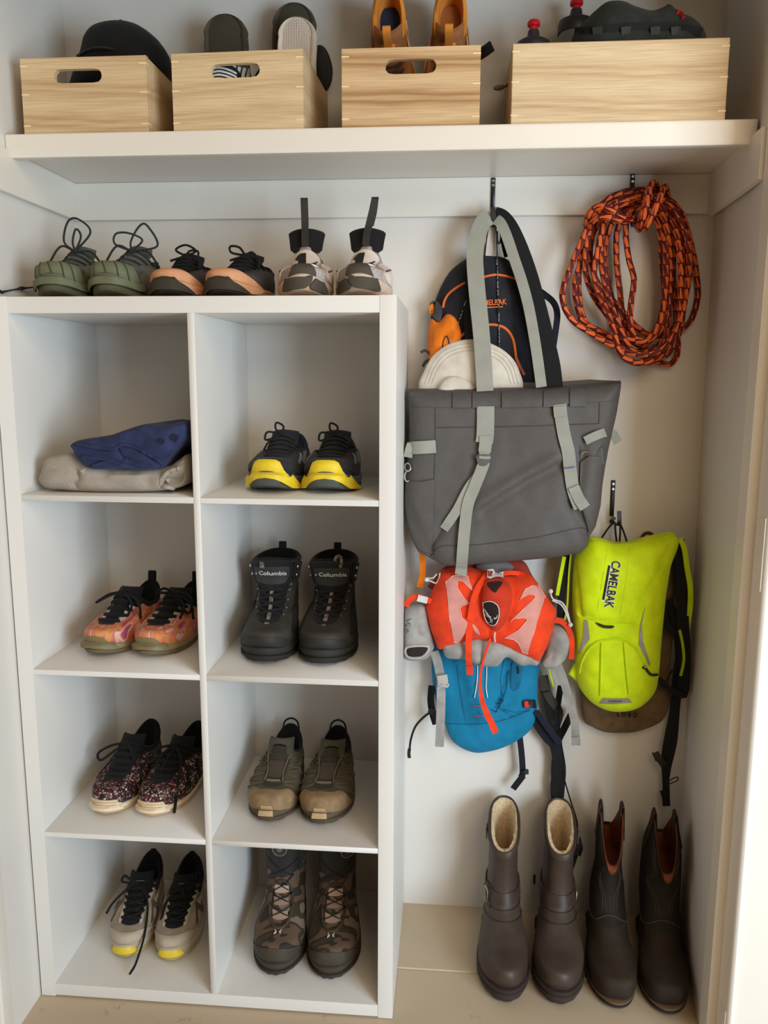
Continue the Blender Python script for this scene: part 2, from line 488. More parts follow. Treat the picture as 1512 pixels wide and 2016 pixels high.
# door frame, right: stop, rebate, casing with bead
fr = [(1.56, .03), (1.392, .03), (1.388, .026), (1.388, -.016), (1.392, -.02), (1.404, -.02), (1.405, -.022), (1.405, -.066), (1.406, -.07),
      (1.4085, -.074), (1.412, -.0755), (1.4155, -.074), (1.418, -.07), (1.4205, -.066), (1.428, -.0665), (1.60, -.072), (1.60, -.05), (1.56, -.05)]
jamb = struct('door_1', prism(fr, -.01, 2.5), TRIMW, angle=35)
def hinge(z0, z1, whole=True):
    pts = [(-.0225, z0+.012), (-.03, z0+.02), (-.038, z1), (-.0665, z1), (-.0665, z0)]
    n = len(pts); V = [Vector((x, y, z)) for x in (1.4053, 1.4037) for y, z in pts]
    V = [Vector((1.4053, -.036, z0+.022)), Vector((1.4053, -.036, z1-.004)), Vector((1.4053, -.067, z1)), Vector((1.4053, -.067, z0)),
         Vector((1.4053, -.055, z0))]
    V += [v+Vector((-.0016, 0, 0)) for v in V]
    m = 5
    g = V, [tuple(range(m)), tuple(range(m, 2*m))[::-1]]+[(i, (i+1) % m, m+(i+1) % m, m+i) for i in range(m)]
    o = add('hinge_leaf', g, TRIMW, jamb, smooth=False)
    for y, z in ((-.0585, z1-.012), (-.044, (z0+z1)/2), (-.052, z0+.012)):
        add('screw', disc((1.4037, y, z), .0035, .0012, 10, Vector((-1, 0, 0))), TRIMW, o)
hinge(.955, 1.085); hinge(.02, .125)
# door frame, left
fl = [(-.13, -.10), (-.004, -.115), (.003, -.117), (.004, -.12), (.004, -.150), (.001, -.154), (-.010, -.155), (-.012, -.158), (-.012, -.20), (-.014, -.204), (-.2, -.206), (-.2, -.10)]
struct('door_2', prism(fl, -.01, 2.5), TRIMW, angle=35)
# header over the opening and the room wall to both sides
struct('wall_front', join(box(-1.6, -.2, -.19, -.10, -.05, 2.6), box(1.6, 3.0, -.07, .02, -.05, 2.6), box(-.2, 1.6, -.2, -.10, 2.10, 2.6)), WHITE, smooth=False)

# shelf across the closet
sh = thing('closet_shelf', 'thick white painted shelf running wall to wall under the wooden crates', 'shelf', (.7, .24, 1.7345))
SY, SZ = .095, 1.7785      # front edge and top of the shelf
add('shelf_board', prism([(-.0035, SY+.02), (1.3995, SY+.02), (1.4045, YB), (-.0035, YB)], 1.7478, SZ), TRIMW, sh, smooth=False)
add('front_nosing', box(-.0035, 1.396, SY, SY+.02, 1.7345, SZ, .006, 4), TRIMW, sh)

# cube shelving unit
UW, UH, UO, UT = .7594, 1.468, .0309, .0113
CH = (UH-2*UO-3*UT)/4
Z1 = UH-UO-CH; Z2 = Z1-UT-CH; Z3 = Z2-UT-CH; Z4 = UO
UD = YB-.002
un = thing('shelving_unit', 'tall white cube shelving unit with two columns of four open cells', 'shelving unit', (UW/2, UD/2, 0.0015))
for x0, x1 in ((0, UO), (UW-UO, UW)):
    add('side_panel', box(x0, x1, 0, UD, .0015, UH, .0012, 2), UNITW, un)
add('top_panel', box(UO, UW-UO, .0006, UD, UH-UO, UH-.0006, .001, 2), UNITW, un)
add('bottom_panel', box(UO, UW-UO, .0006, UD, .004, UO, .001, 2), UNITW, un)
add('divider', box(UW/2-UT/2-.001, UW/2+UT/2+.001, .0012, UD, UO, UH-UO, .0006, 1), UNITW, un)
for z in (Z1, Z2, Z3):
    for x0, x1 in ((UO, UW/2-UT/2-.001), (UW/2+UT/2+.001, UW-UO)):
        add('shelf_board', box(x0, x1, .0014, UD, z-UT, z, .0006, 1), UNITW, un)
# ---------------------------------------------------------------- wooden crates on the shelf
def stadium_hit(a, hw, hh):
    """radius of a slot (half width hw, half height hh, round ends) in direction a"""
    c, s = math.cos(a), math.sin(a); r = 0
    lo, hi = 0, hw*1.5
    for _ in range(40):
        m = (lo+hi)/2; x, y = abs(c*m), abs(s*m)
        ins = (y <= hh) if x <= hw-hh else math.hypot(x-(hw-hh), y) <= hh
        lo, hi = (m, hi) if ins else (lo, m)
    return lo
def slot_board(x0, x1, z0, z1, y0, y1, cx, cz, hw, hh):
    angs = sorted([2*PI*i/48 for i in range(48)]+[math.atan2(z-cz, x-cx) % (2*PI) for x in (x0, x1) for z in (z0, z1)])
    inn, out = [], []
    for a in angs:
        r = stadium_hit(a, hw, hh); inn.append((cx+r*math.cos(a), cz+r*math.sin(a)))
        c, s = math.cos(a), math.sin(a)
        tx = ((x1-cx)/c if c > 0 else (x0-cx)/c) if abs(c) > 1e-9 else 1e9
        tz = ((z1-cz)/s if s > 0 else (z0-cz)/s) if abs(s) > 1e-9 else 1e9
        t = min(tx, tz); out.append((cx+t*c, cz+t*s))
    n = len(angs); V, F = [], []
    for y, pts in ((y0, out), (y0, inn), (y1, inn), (y1, out)):
        V += [Vector((a, y, b)) for a, b in pts]
    for r in range(4):
        for k in range(n):
            F.append((r*n+k, r*n+(k+1) % n, ((r+1) % 4)*n+(k+1) % n, ((r+1) % 4)*n+k))
    return V, F
def crate(label, x0, x1, zt, wd, pinm, rot=0, d=.265, slot=None, y0=None):
    y0 = y0 or SY+.012; t = .0115; z0 = SZ+.0004
    cx, cy = (x0+x1)/2, y0+d/2
    r = thing('wooden_crate', label, 'crate', (cx, cy, z0), rot, 'wooden crates on the shelf')
    w2, d2, h = (x1-x0)/2, d/2, zt-z0
    L = dict(local=True, smooth=False)
    if slot: add('front_board', slot_board(-w2, w2, 0, h, -d2, -d2+t, slot[0], h-.033, slot[1], .0125), wd, r, **L)
    else: add('front_board', box(-w2, w2, -d2, -d2+t, 0, h, .0012, 1), wd, r, **L)
    if slot: add('back_board', slot_board(-w2, w2, 0, h, d2-t, d2, 0, h-.033, .044, .0125), wd, r, **L)
    else: add('back_board', box(-w2, w2, d2-t, d2, 0, h, .0012, 1), wd, r, **L)
    for sx in (-1, 1):
        a, b = sx*w2, sx*(w2-t)
        add('side_board', box(min(a, b), max(a, b), -d2+t, d2-t, 0, h-.0005, .001, 1), wd, r, **L)
    add('base_board', box(-w2+t, w2-t, -d2+t, d2-t, .004, .012), wd, r, **L)
    for sx in (-1, 1):
        for q in (.1, .47, .88):
            z = h*(1-q); xa, xb = sx*(w2+.0004), sx*(w2-.0135)
            add('joint_key', box(min(xa, xb), max(xa, xb), -d2-.0004, -d2+.011, z-.0012, z+.0012), pinm, r, **L)
    return r, (cx, cy, z0, w2, d2, h)
PINM = plain((238, 214, 170), .5)
WA = wood((216, 190, 150), (208, 180, 139), (194, 164, 123), .0)
WB = wood((220, 196, 156), (214, 188, 147), (205, 177, 136), 3.1)
WC = wood((214, 184, 142), (200, 166, 122), (166, 128, 88), 5.7)
WD = wood((220, 198, 160), (214, 188, 149), (200, 172, 133), 8.3)
def ex(px, py=180): return P(px, py, y=SY+.012).x
zt = P(470, 101, y=SY+.012).z
c1 = crate('pale wooden crate at the left end of the shelf with a black cap inside', ex(42)+.001, ex(290), zt-.002, WA, PINM, 0, slot=(-.011, .047))
c2 = crate('pale wooden crate second from the left holding slide sandals', ex(342), ex(602), zt, WB, PINM, -.03, d=.255, slot=(-.003, .047))
c3 = crate('darker streaky grained wooden crate with two tan boots sticking out', ex(673), ex(945), zt-.001, WC, PINM, .0, slot=(0, .047))
c4 = crate('wide wooden crate turned long side forward with no handle slot', ex(1007), ex(1431), zt+.0, WD, PINM, 0, d=.255)

# black baseball cap, crown up, resting in the first crate
def cap_geo(outline, Y, T, **k): return pillow(outline, Y, T, back=k.pop('back', T*.8), **k)
base = P(240, 130, y=.26)
cap = thing('baseball_cap', 'black baseball cap lying in the leftmost wooden crate', 'cap', (base.x, .25, SZ+.013))
CAPM = cloth((20, 19, 19), .95)
g = pillow([(164, 108), (172, 78), (190, 56), (222, 46), (250, 45), (280, 54), (306, 74), (318, 88), (330, 108), (336, 150), (333, 205), (300, 232), (230, 236), (160, 234), (140, 190)],
           .25, .07, back=.08, res=.010, p=2, wr=[(.004, 18, 18, 3)])
add('crown', g, CAPM, cap)
S = Surf(g)
add('button', sphere(P(238, 45, y=.235), .006, 10), CAPM, cap)
vis = [[P(150+150*i/10, 108-12*math.sin(PI*i/10)**.7, y=.245)+Vector((0, -.075*math.sin(PI*i/10)**.6*j/4, -.006*j*j/4)) for i in range(11)] for j in range(5)]
vt = loft(vis, closed=False); n = len(vt[0])
vg = join(vt, ([v-Vector((0, 0, .003)) for v in vt[0]], [f[::-1] for f in vt[1]]))
vg = (vg[0], vg[1]+[(i, i+1, n+i+1, n+i) for i in range(10)]+[(44+i, 45+i, n+45+i, n+44+i) for i in range(10)])
add('visor', vg, CAPM, cap)

# slide sandals standing on end in the second crate
def foot_w(t):
    """half-width of a footbed, t from toe 0 to heel 1 (1 = widest)"""
    t = min(max(t, 0), 1)
    if t > .86: return .775*math.sqrt(max(0, 1-((t-.86)/.14)**2))+.02
    return float(np.interp(t, [0, .02, .06, .12, .2, .3, .42, .55, .68, .8, .9, .96, .985, 1], [.18, .42, .66, .86, .97, 1, .95, .84, .78, .79, .74, .55, .36, .12]))
def slide(name, label, base, top, w, L, mats, yaw=0, lean=.0, up='heel', roll=0):
    """base: world point under the sandal, heel or toe up, footbed towards the room"""
    r = thing(name, label, 'sandal', base, 0, 'slide sandals in the crate')
    M = Matrix.Rotation(yaw, 4, 'Z') @ Matrix.Rotation(roll, 4, 'Y') @ Matrix.Rotation(-lean, 4, 'X')
    N = 44
    def half(off, y, hole=0):
        rings = []
        return [(sx*foot_w(t)*(w/2-off), y, (L*t if up == 'heel' else L*(1-t))) for sx, ts in ((1, 1-np.cos(np.linspace(0, PI, N))), (-1, 1-np.cos(np.linspace(PI, 0, N)))) for t in ts*.5]
    lay = [half(0.004, .012), half(0, .009), half(0, -.009), half(.003, -.013), half(.010, -.012), half(.014, -.008), half(.03, -.007)]
    g = loft(lay, cap0=True, cap1=True)
    add('sole', xf(g, M), mats[0], r, local=True)
    pad = loft([half(.0145, -.0075), half(.0145, -.0095), half(.02, -.0100)], cap0=True, cap1=True)
    add('footbed', xf(pad, M), mats[1], r, local=True)
    zs = L*.36 if up == 'heel' else L*.64
    arch = [[(w*.5*math.sin(a), -.004-.050*math.cos(a)**.8 if math.cos(a) > 1e-6 else -.004, zs+dz) for a in np.linspace(-PI/2, PI/2, 15)] for dz in (-.04, -.02, 0, .02, .04)]
    arch2 = [[(x*.94, y*.93, z) for x, y, z in q] for q in arch[::-1]]
    add('strap', xf(loft(arch+arch2+arch[:1], closed=False), M), mats[2], r, local=True)
    return r
OLV = plain((78, 72, 58), .7, spec=.3, bump=.1); OLV2 = plain((70, 65, 52), .75, spec=.3, bump=.25, scale=300)
CRM = plain((222, 208, 190), .8, spec=.2); CRM2 = None
def dimple(c):
    m, nt, b = _new('dimpled_rubber'); v = _coord(nt)
    vo = _n(nt, 'ShaderNodeTexVoronoi'); vo.inputs['Scale'].default_value = 190; vo.inputs['Randomness'].default_value = .15
    nt.links.new(v, vo.inputs['Vector']); b.inputs['Base Color'].default_value = rgb(c); b.inputs['Roughness'].default_value = .7
    _bump(nt, b, vo.outputs['Distance'], .6, .003); return m
CRM2 = dimple((214, 198, 182))
zf = SZ+.0150
def sl_place(pxl, pxr, pytop, Y, L):
    a, b = P(pxl, pytop+40, y=Y), P(pxr, pytop+40, y=Y); t = P((pxl+pxr)/2, pytop, y=Y)
    return ((a.x+b.x)/2, Y, t.z-L), (b.x-a.x), t.z
for lab, pl, pr, pt, Y, mats, roll, L in (
    ('dark olive slide sandal standing heel up at the left of the second crate', 405, 494, 32, .30, (OLV, OLV2, OLV), -.02, .255),
    ('dark brown slide sandal standing tallest at the right of the second crate', 524, 613, 10, .335, (OLV, OLV2, OLV), .05, .27),
    ('cream white slide sandal with dimpled footbed leaning before the brown one', 534, 614, 38, .29, (CRM, CRM2, CRM), .06, .255)):
    b, w, top = sl_place(pl, pr, pt, Y, L); w /= .84
    L2 = top-zf
    slide('slide_sandal', lab, (b[0], Y, zf), top, w, L2, mats, roll=roll)
# dark round slipper hanging over the right rim of that crate
rs = thing('slipper', 'dark slipper with rounded toe hanging over the right side of the second crate', 'slipper', P(640, 176, y=.325))
g = pillow([(620, 96), (632, 92), (642, 106), (649, 135), (647, 160), (638, 176), (630, 172), (622, 140)], .338, .014, back=.012, res=.006)
add('upper', g, cloth((42, 40, 36), .9), rs)
add('sole', tube(cv([P(x, y, y=.352) for x, y in ((621, 100), (631, 96), (641, 110), (648, 136), (646, 160), (638, 175))], 4), .0075, 8), plain((30, 28, 26), .8), rs)
# shoes seen through the handle hole
for lab, x, m in (('black and white knit shoe seen through the left of the crate handle', -.045, 0), ('black shoe with white laces seen through the right of the crate handle', .038, 1)):
    cx, cy, z0, w2, d2, h = c2[1]
    q = thing('stowed_shoe', lab, 'shoe', (cx+x, cy-.075, zf), 0, 'shoes stowed in the second crate')
    g = pillow([(0, 0)]*0 or [(a, b) for a, b in ((385+m*95, 252), (392+m*95, 190), (412+m*95, 142), (440+m*90, 128), (468+m*80, 136), (480+m*85, 170), (478+m*90, 252))], cy-.078, .022, back=.03, res=.008)
    add('upper', g, cloth((34, 33, 34), .9), q); S = Surf(g)
    for k in range(5):
        yy = 136+k*7
        if m: add('lace', strap(S, [(452+k*10, 128+k*2), (449+k*10, 146), (450+k*9, 166)], .006, .003, .003), cloth((225, 222, 215)), q)
        else: add('lace', strap(S, [(415, yy), (432, yy-3), (452, yy+2), (466, yy+9)], .0035, .002, .002), cloth((215, 212, 206)), q)

# two bottles and a dark bag in the wide crate
def bottle(label, px, pyb, r, Y, top):
    zt_ = P(px, top, y=Y).z; b = P(px, pyb, y=Y)
    t = thing('water_bottle', label, 'bottle', (b.x, Y, SZ+.0128), 0, 'sports bottles in the wide crate'); o = (b.x, Y, 0)
    zc = zt_-.060; z0 = SZ+.013
    add('body', lathe([(r*.86, z0), (r*.92, z0+.004), (r*.94, zc-.05), (r*.80, zc-.03), (r*.94, zc-.012), (r*.9, zc), (r*.5, zc+.001)], o, 32), plain((128, 130, 130), .3, spec=.4), t)
    h = zt_-zc
    add('cap', lathe([(r*.98, zc-.004), (r, zc), (r, zc+.012), (r*.93, zc+.020), (r*.55, zc+.027), (r*.36, zc+.030), (r*.33, zc+h*.62), (r*.30, zc+h*.70), (.001, zc+h*.70)], o, 32), plain((44, 46, 50), .45), t)
    add('nozzle', lathe([(r*.26, zc+h*.66), (r*.24, zc+h*.80), (r*.36, zc+h*.84), (r*.37, zc+h*.93), (r*.30, zc+h), (.001, zc+h)], o, 20), plain((196, 26, 34), .35), t)
    return t
bottle('short grey sports bottle with red spout at the left of the wide crate', 1050, 74, .034, .255, 41)
bottle('taller grey sports bottle with red spout behind the dark bag in the wide crate', 1134, 36, .036, .318, 0)
BAGD = cloth((40, 43, 38), .9, .15)
hb = thing('waist_pack', 'dark olive black cloth waist pack with grey loops lying in the wide crate', 'bag', (P(1255, 60, y=.2).x, .2, SZ+.0128))
g = pillow([(1126, 76), (1150, 44), (1168, 26), (1190, 10), (1215, 8), (1245, 18), (1278, 26), (1300, 20), (1312, 14), (1335, 30), (1362, 42), (1386, 74), (1392, 150), (1380, 228), (1150, 228), (1122, 150)],
           .2, .075, back=.07, res=.011, p=2, wr=[(.012, 14, 22, 2), (.005, 45, 40, 8)], crease=[([(1150, 46), (1230, 48), (1300, 44), (1360, 46)], .006, .008)])
g = clampg(g, .977, 1.324, .1215, .345, SZ+.0135)
add('body', g, BAGD, hb); S = Surf(g)
add('webbing', strap(S, [(1132, 66), (1200, 60), (1270, 56), (1340, 58), (1380, 66)], .018, .002, .002), cloth((24, 25, 24)), hb)
for px in (1176, 1232, 1290, 1330):
    add('webbing_loop', strap(S, [(px-9, 62-px*0), (px, 60), (px+9, 60)], .013, .0045, .002), cloth((52, 55, 53)), hb)
add('zip_pull', strap(S, [(1332, 22), (1340, 26), (1346, 34)], .007, .008, .004), cloth((150, 30, 30)), hb)
# strap end poking out of the third crate and cord toggle of the fourth
se = tag(add('strap_end', ribbon(cv([P(944, 108, y=.25), P(956, 100, y=.23), P(969, 90, y=.222)], 4), .019, .006, Vector((-.35, 0, 1))), BLACKC, base=P(944, 100, y=.25)),
   'black strap end poking out past the right rim of the streaky crate', 'strap')
ct = thing('cord_toggle', 'small red and grey cord toggle dangling at the left side of the wide crate', 'toggle', P(985, 175, y=.25))
add('cord', tube(cv([P(1004, 160, y=.24), P(998, 168, y=.235), P(990, 172, y=.232)], 4), .0025, 8), plain((150, 40, 36), .6), ct)
add('toggle', tube([P(992, 171, y=.232), P(982, 173, y=.230), P(972, 174, y=.229)], [.004, .0055, .003], 10), plain((96, 92, 90), .4), ct)
# ---------------------------------------------------------------- shoes: one lofted upper, its details laid on by (u, v)
# local frame: toe tip at y=0 pointing to -y, heel at y=L, z up; u runs round the foot (0 toe, pi heel), v up from the sole
def footprof(yn, inner):
    w = float(np.interp(yn, [0, .1, .2, .32, .45, .6, .72, .85, 1], [.92, .95, .99, 1.0, .94, .84, .78, .77, .77]))
    if inner: w *= 1-.09*math.exp(-((yn-.58)/.15)**2)
    return w
def ringpt(R, u, W, side):
    c, s = math.cos(u), math.sin(u); yn = (1-c)/2; n = R.get('n', 2.25)
    cx = math.copysign(abs(c)**(2/n), c); sx = math.copysign(abs(s)**(2/n), s)
    ye = (1-cx)/2
    y = R['yf']+(R['yb']-R['yf'])*ye
    inner = sx*side > 0
    f = R.get('foot', 1)
    half = W/2*R['wf']*(1+(footprof(ye, inner)-1)*f)
    x = sx*half + R.get('xo', 0) + side*R.get('bend', .007)*(1-ye)**2
    zf, zs, zb = R['zf'], R['zs'], R['zb']
    z = zf*(1-ye)*(1-2*ye)+4*zs*ye*(1-ye)+zb*ye*(2*ye-1)
    return Vector((x, y, z))
class Shoe:
    def __init__(s, root, L, W, side, rings, ts=.012, nrim=None):
        s.root, s.L, s.W, s.side, s.R, s.ts = root, L, W, side, rings, ts
        s.n = len(rings)-1; s.rim = s.n; s.hs = rings[0]['zf']+.006
    def spring(s, p):
        k = max(0, 1-p.y/(.32*s.L)); return Vector((p.x, p.y, p.z+s.ts*k*k))
    def S(s, u, v):
        if v < 0:                                   # below the upper: down the side of the sole
            p = ringpt(s.R[0], u, s.W, s.side); q = ringpt(dict(s.R[0], yf=s.R[0]['yf']-.0135, yb=s.R[0]['yb']+.010, wf=s.R[0]['wf']+.075), u, s.W, s.side)
            k = min(1, -v/.12); p = p+(q-p)*k; p.z = s.hs*(1+max(v, -1)); return s.spring(p)
        v = min(v, s.n); i = min(int(v), s.n-1); t = v-i
        g = [ringpt(s.R[min(max(k, 0), s.n)], u, s.W, s.side) for k in (i-1, i, i+1, i+2)]
        if i == 0: g[0] = g[1]*2-g[2]
        if i+2 > s.n: g[3] = g[2]*2-g[1]
        p = .5*(2*g[1]+(g[2]-g[0])*t+(2*g[0]-5*g[1]+4*g[2]-g[3])*t*t+(3*g[1]-g[0]-3*g[2]+g[3])*t**3)
        return s.spring(p)
    def N(s, u, v):
        e = .02; a = s.S(u+e, v)-s.S(u-e, v); b = s.S(u, min(v+e, s.n))-s.S(u, max(v-e, -1))
        n = a.cross(b)
        return n.normalized() if n.length > 1e-12 else Vector((0, -1, 0))
    def at(s, u, v, off=0): return s.S(u, v)+s.N(u, v)*off
    def add(s, name, g, m, parent=None, **k):
        return add(name, g, m, parent or s.root, local=True, **k)
    def shell(s, nu=56, sub=5, v0=0, v1=None):
        v1 = s.n if v1 is None else v1; K = int((v1-v0)*sub)
        return loft([[s.S(2*PI*k/nu, v0+(v1-v0)*j/K) for k in range(nu)] for j in range(K+1)])
    def lining(s, depth=.05, th=.006, nu=40, floor=None, lift=.003, start=-.0004):
        R = s.R[-1]; fl = floor if floor is not None else .03
        def pt(u, ins, dz, flat=None):
            p = s.S(u, s.n); c = Vector(((0+s.R[-1].get('xo', 0)), (R['yf']+R['yb'])/2, p.z)); d = Vector((c.x-p.x, c.y-p.y, 0))
            q = p+d.normalized()*min(ins, d.length*.95)
            q.z = (p.z+dz) if flat is None else p.z+(flat-p.z)*dz
            return q
        us = [2*PI*k/nu for k in range(nu)]
        if isinstance(depth, (list, tuple)):          # tall boots: the lining follows the shaft down
            def deep(u, v):
                p = s.S(u, v); q = s.N(u, v); q = Vector((q.x, q.y, 0)).normalized(); return p-q*th
            bot = [deep(u, depth[-1]) for u in us]; c = sum(bot, Vector((0, 0, 0)))/nu
            return loft([[pt(u, start, lift if start > 0 else 0) for u in us], [pt(u, max(start, th*.2), lift) for u in us], [pt(u, max(start, th*.75), lift) for u in us]]+[[deep(u, v) for u in us] for v in depth]+[[b+(c-b)*.97 for b in bot]])
        return loft([[pt(u, -.0004, 0) for u in us], [pt(u, th*.2, lift) for u in us], [pt(u, th*.75, lift) for u in us], [pt(u, th, -.001) for u in us],
                     [pt(u, th*1.1, .35, fl) for u in us], [pt(u, th*1.2, .75, fl) for u in us], [pt(u, th*1.6, 1, fl) for u in us], [pt(u, .2, 1, fl) for u in us]])
    def poly(s, pts, off=.0006, th=.0014, step=.14, k=.9, smooth=True, n=4, rev=None):
        """sewn piece: outline in (u, v)"""
        if smooth: pts = cat(pts, n, True)
        vs, tr, nb, d = cdt([(a, b*k) for a, b in pts], step)
        V = [s.at(a, b/k, off+th) for a, b in vs]; m = len(V)
        V += [s.at(vs[i][0], vs[i][1]/k, off-.0015) for i in range(nb)]
        return V, list(tr)+[(i, (i+1) % nb, m+(i+1) % nb, m+i) for i in range(nb)]
    def line(s, pts, r=.0018, off=.001, n=5, m=6, lift=0):
        q = cat(pts, n); K = len(q)-1
        return tube([s.at(a, b, off+lift*math.sin(PI*i/K)) for i, (a, b) in enumerate(q)], r, m)
    def band(s, pts, w, off=.001, t=.0012, n=5, lift=0):
        q = cat(pts, n); K = len(q)-1
        Q = [s.at(a, b, off+lift*math.sin(PI*i/K)) for i, (a, b) in enumerate(q)]
        N = [s.N(a, b) for a, b in q]
        wd = [N[i].cross(Q[min(i+1, K)]-Q[max(i-1, 0)]).normalized() for i in range(K+1)]
        return ribbon(Q, w, t, wd)
    def text(s, body, c, size, ku, bold=0, sx=1, flip=1, ang=0, off=.002):
        V, F = text2d(body, 1, bold, .02, sx); ca, sa = math.cos(ang), math.sin(ang)
        return [s.at(c[0]+ku*size*(x*ca-y*sa), c[1]+size*(x*sa+y*ca), off+(.0006 if z > 0 else 0)) for x, y, z in V], F

def sole_geo(s, h, flare=1.04, y0=0, heel=0.0, z0=0.0, tread=0, amp=.03, top_in=.985, nu=72, ts=None, hf=1.0, flare0=.96):
    """a sole layer between z0 and h (thicker by `heel` at the back), rims flared; tread cuts lugs in the lower rim"""
    rings = []
    for q, wq in ((0, flare0-.06), (0, flare0), (.12, flare0+.02), (.5, flare), (.85, flare), (1, top_in), (1, top_in-.1)):
        ring = []
        for k in range(nu):
            u = 2*PI*k/nu
            f = wq
            if tread and q < .3: f *= 1-amp*(1 if (k*tread//nu) % 2 else 0)
            g = (f-1)*s.W*.5
            R = dict(yf=y0-g*.9, yb=s.L+g*.6, wf=f, zf=0, zs=0, zb=0)
            p = ringpt(R, u, s.W, s.side)
            hh = h*(1+(hf-1)*max(0, 1-p.y/(.35*s.L))**1.5)+heel*max(0, (p.y/s.L-.35)/.65)
            p.z = z0+(hh-z0)*q
            ring.append(s.spring(p))
        rings.append(ring)
    return loft(rings, cap0=True, cap1=True)

def place(toe, heel, y0, z, L, zt=.008):
    """root spot and turn so that toe tip and heel stand where the photograph shows them"""
    a = P(toe[0], toe[1], y=y0); th = 0
    if isinstance(heel, (tuple, list)):
        b = P(heel[0], heel[1], y=y0+L*.93); th = -math.atan2(b.x-a.x, L*.93)
    else: th = heel
    return (a.x, y0, z), th

def low_rings(L, hs, toe=.05, ins=.098, col=.062, heel=.088, yo=.152, wr=.63, back=.012, toe_n=2.3):
    h = lambda a: hs+(toe-hs)*a
    y1 = yo*L/.29
    return [
        dict(yf=.010, yb=L-.008, wf=.97, zf=hs-.006, zs=hs-.006, zb=hs-.006, n=toe_n),
        dict(yf=.003, yb=L-.004, wf=1.0, zf=h(.35), zs=hs+.012, zb=hs+.014, n=toe_n),
        dict(yf=.011, yb=L-.003, wf=.985, zf=h(.80), zs=hs+.024, zb=hs+.03, n=toe_n),
        dict(yf=.036, yb=L-.006, wf=.90, zf=h(1.0), zs=hs+.036, zb=hs+.042, n=2.25, foot=.8),
        dict(yf=.33*y1+.025, yb=L-back*.7, wf=.79, zf=toe+.14*(ins-toe), zs=hs+.030+(col-hs)*.30, zb=hs+.5*(heel-hs), n=2.2, foot=.5, bend=.006),
        dict(yf=.62*y1+.012, yb=L-back*.9, wf=.71, zf=toe+.45*(ins-toe), zs=col*.86+.004, zb=hs+.72*(heel-hs), n=2.2, foot=.2, bend=.004),
        dict(yf=.84*y1+.004, yb=L-back, wf=.65, zf=toe+.76*(ins-toe), zs=col*.96, zb=hs+.88*(heel-hs), n=2.2, foot=0, bend=.002),
        dict(yf=y1, yb=L-back, wf=wr, zf=ins, zs=col, zb=heel, n=2.2, foot=0, bend=0)]

LACEK = cloth((22, 22, 23), .9, name='lace')
def throat(s, um=lambda v: .55, v0=3.3, v1=6.9, mt=None, off=.0004):
    """the darker tongue seen between the eyelet rows"""
    pts = [(um(v), v) for v in np.linspace(v0, v1, 7)]
    return s.poly(pts+[(-a, b) for a, b in pts[::-1]], off, .0008, step=.13, smooth=False)
def um_default(v): return float(np.interp(v, [3.2, 4, 5, 6, 7], [.42, .50, .62, .80, .98]))
def laces(s, um=um_default, vs=(3.9, 4.5, 5.1, 5.7, 6.3, 6.8), m=None, r=.0021, mt=None, cross=True, lift=.004):
    m = m or LACEK
    for i, v in enumerate(vs):
        a = um(v)*1.08; v2 = vs[i+1] if i+1 < len(vs) else v+.2
        if cross and i+1 < len(vs):
            for sg in (-1, 1): s.add('lace', s.line([(-sg*a, v), (0, (v+v2)/2), (sg*um(v2)*1.08, v2)], r, .0022+.0006*sg, lift=lift), m)
        else: s.add('lace', s.line([(-a, v), (0, v+.05), (a, v)], r, .0022, lift=lift), m)
def bow(s, v=6.8, m=None, loops=(), ends=(), r=.0021, parent='bow'):
    """knot with loops and loose ends; each a list of offsets (x, y, z) from the knot"""
    m = m or LACEK; c = s.at(0, v, .007)
    o = s.add('bow', sphere(c, .0055, 10), m)
    for pts in loops: s.add('bow_loop', tube(cv([c]+[c+Vector(p) for p in pts]+[c], 6), r, 6), m, o)
    for pts in ends: s.add('lace_end', tube(cv([c]+[c+Vector(p) for p in pts], 6), r, 6), m, o)
    return o
def tongue(s, w=.052, h=.028, lean=.006, m=None, th=.006, v0=5.6, curve=.010, wt=None):
    """padded tongue rising out of the throat"""
    wt = (wt or w*.98)*1.06; w *= 1.1; h *= .62; curve += .008; th += .002
    sp = [s.at(0, v, -.002) for v in np.linspace(v0, s.n, 4)]
    top = sp[-1]; d = (sp[-1]-sp[-2]).normalized()
    sp += [top+Vector((0, lean*.35, h*.4)), top+Vector((0, lean*.7, h*.75)), top+Vector((0, lean, h))]
    sp = cv(sp, 3); K = len(sp)-1; rows = []
    for i, p in enumerate(sp):
        ww = (w+(wt-w)*i/K)*(.82 if i == K else .95 if i == K-1 else 1)
        front = [p+Vector((ww/2*q, curve*q*q, -.004*q*q)) for q in np.linspace(-1, 1, 9)]
        rows.append(front+[q+Vector((0, th*(.4 if abs(i-K) < 1 else 1), .001)) for q in front[::-1]])
    return s.add('tongue', loft(rows, cap0=True, cap1=True), m)
def heel_loop(s, m, w=.012, h=.018, t=.0018, u=PI, back=.004):
    a = s.at(u, s.n-.8, .001); b = s.at(u, s.n, .001)
    top = b+Vector((0, back-.004, h)); inn = b+Vector((0, -.007, -.012))
    return s.add('heel_loop', ribbon(cv([a, b+Vector((0, .001, 0)), top+Vector((0, .003, -.004)), top, top+Vector((0, -.004, -.003)), inn+Vector((0, .001, .012)), inn], 4), w, t), m)
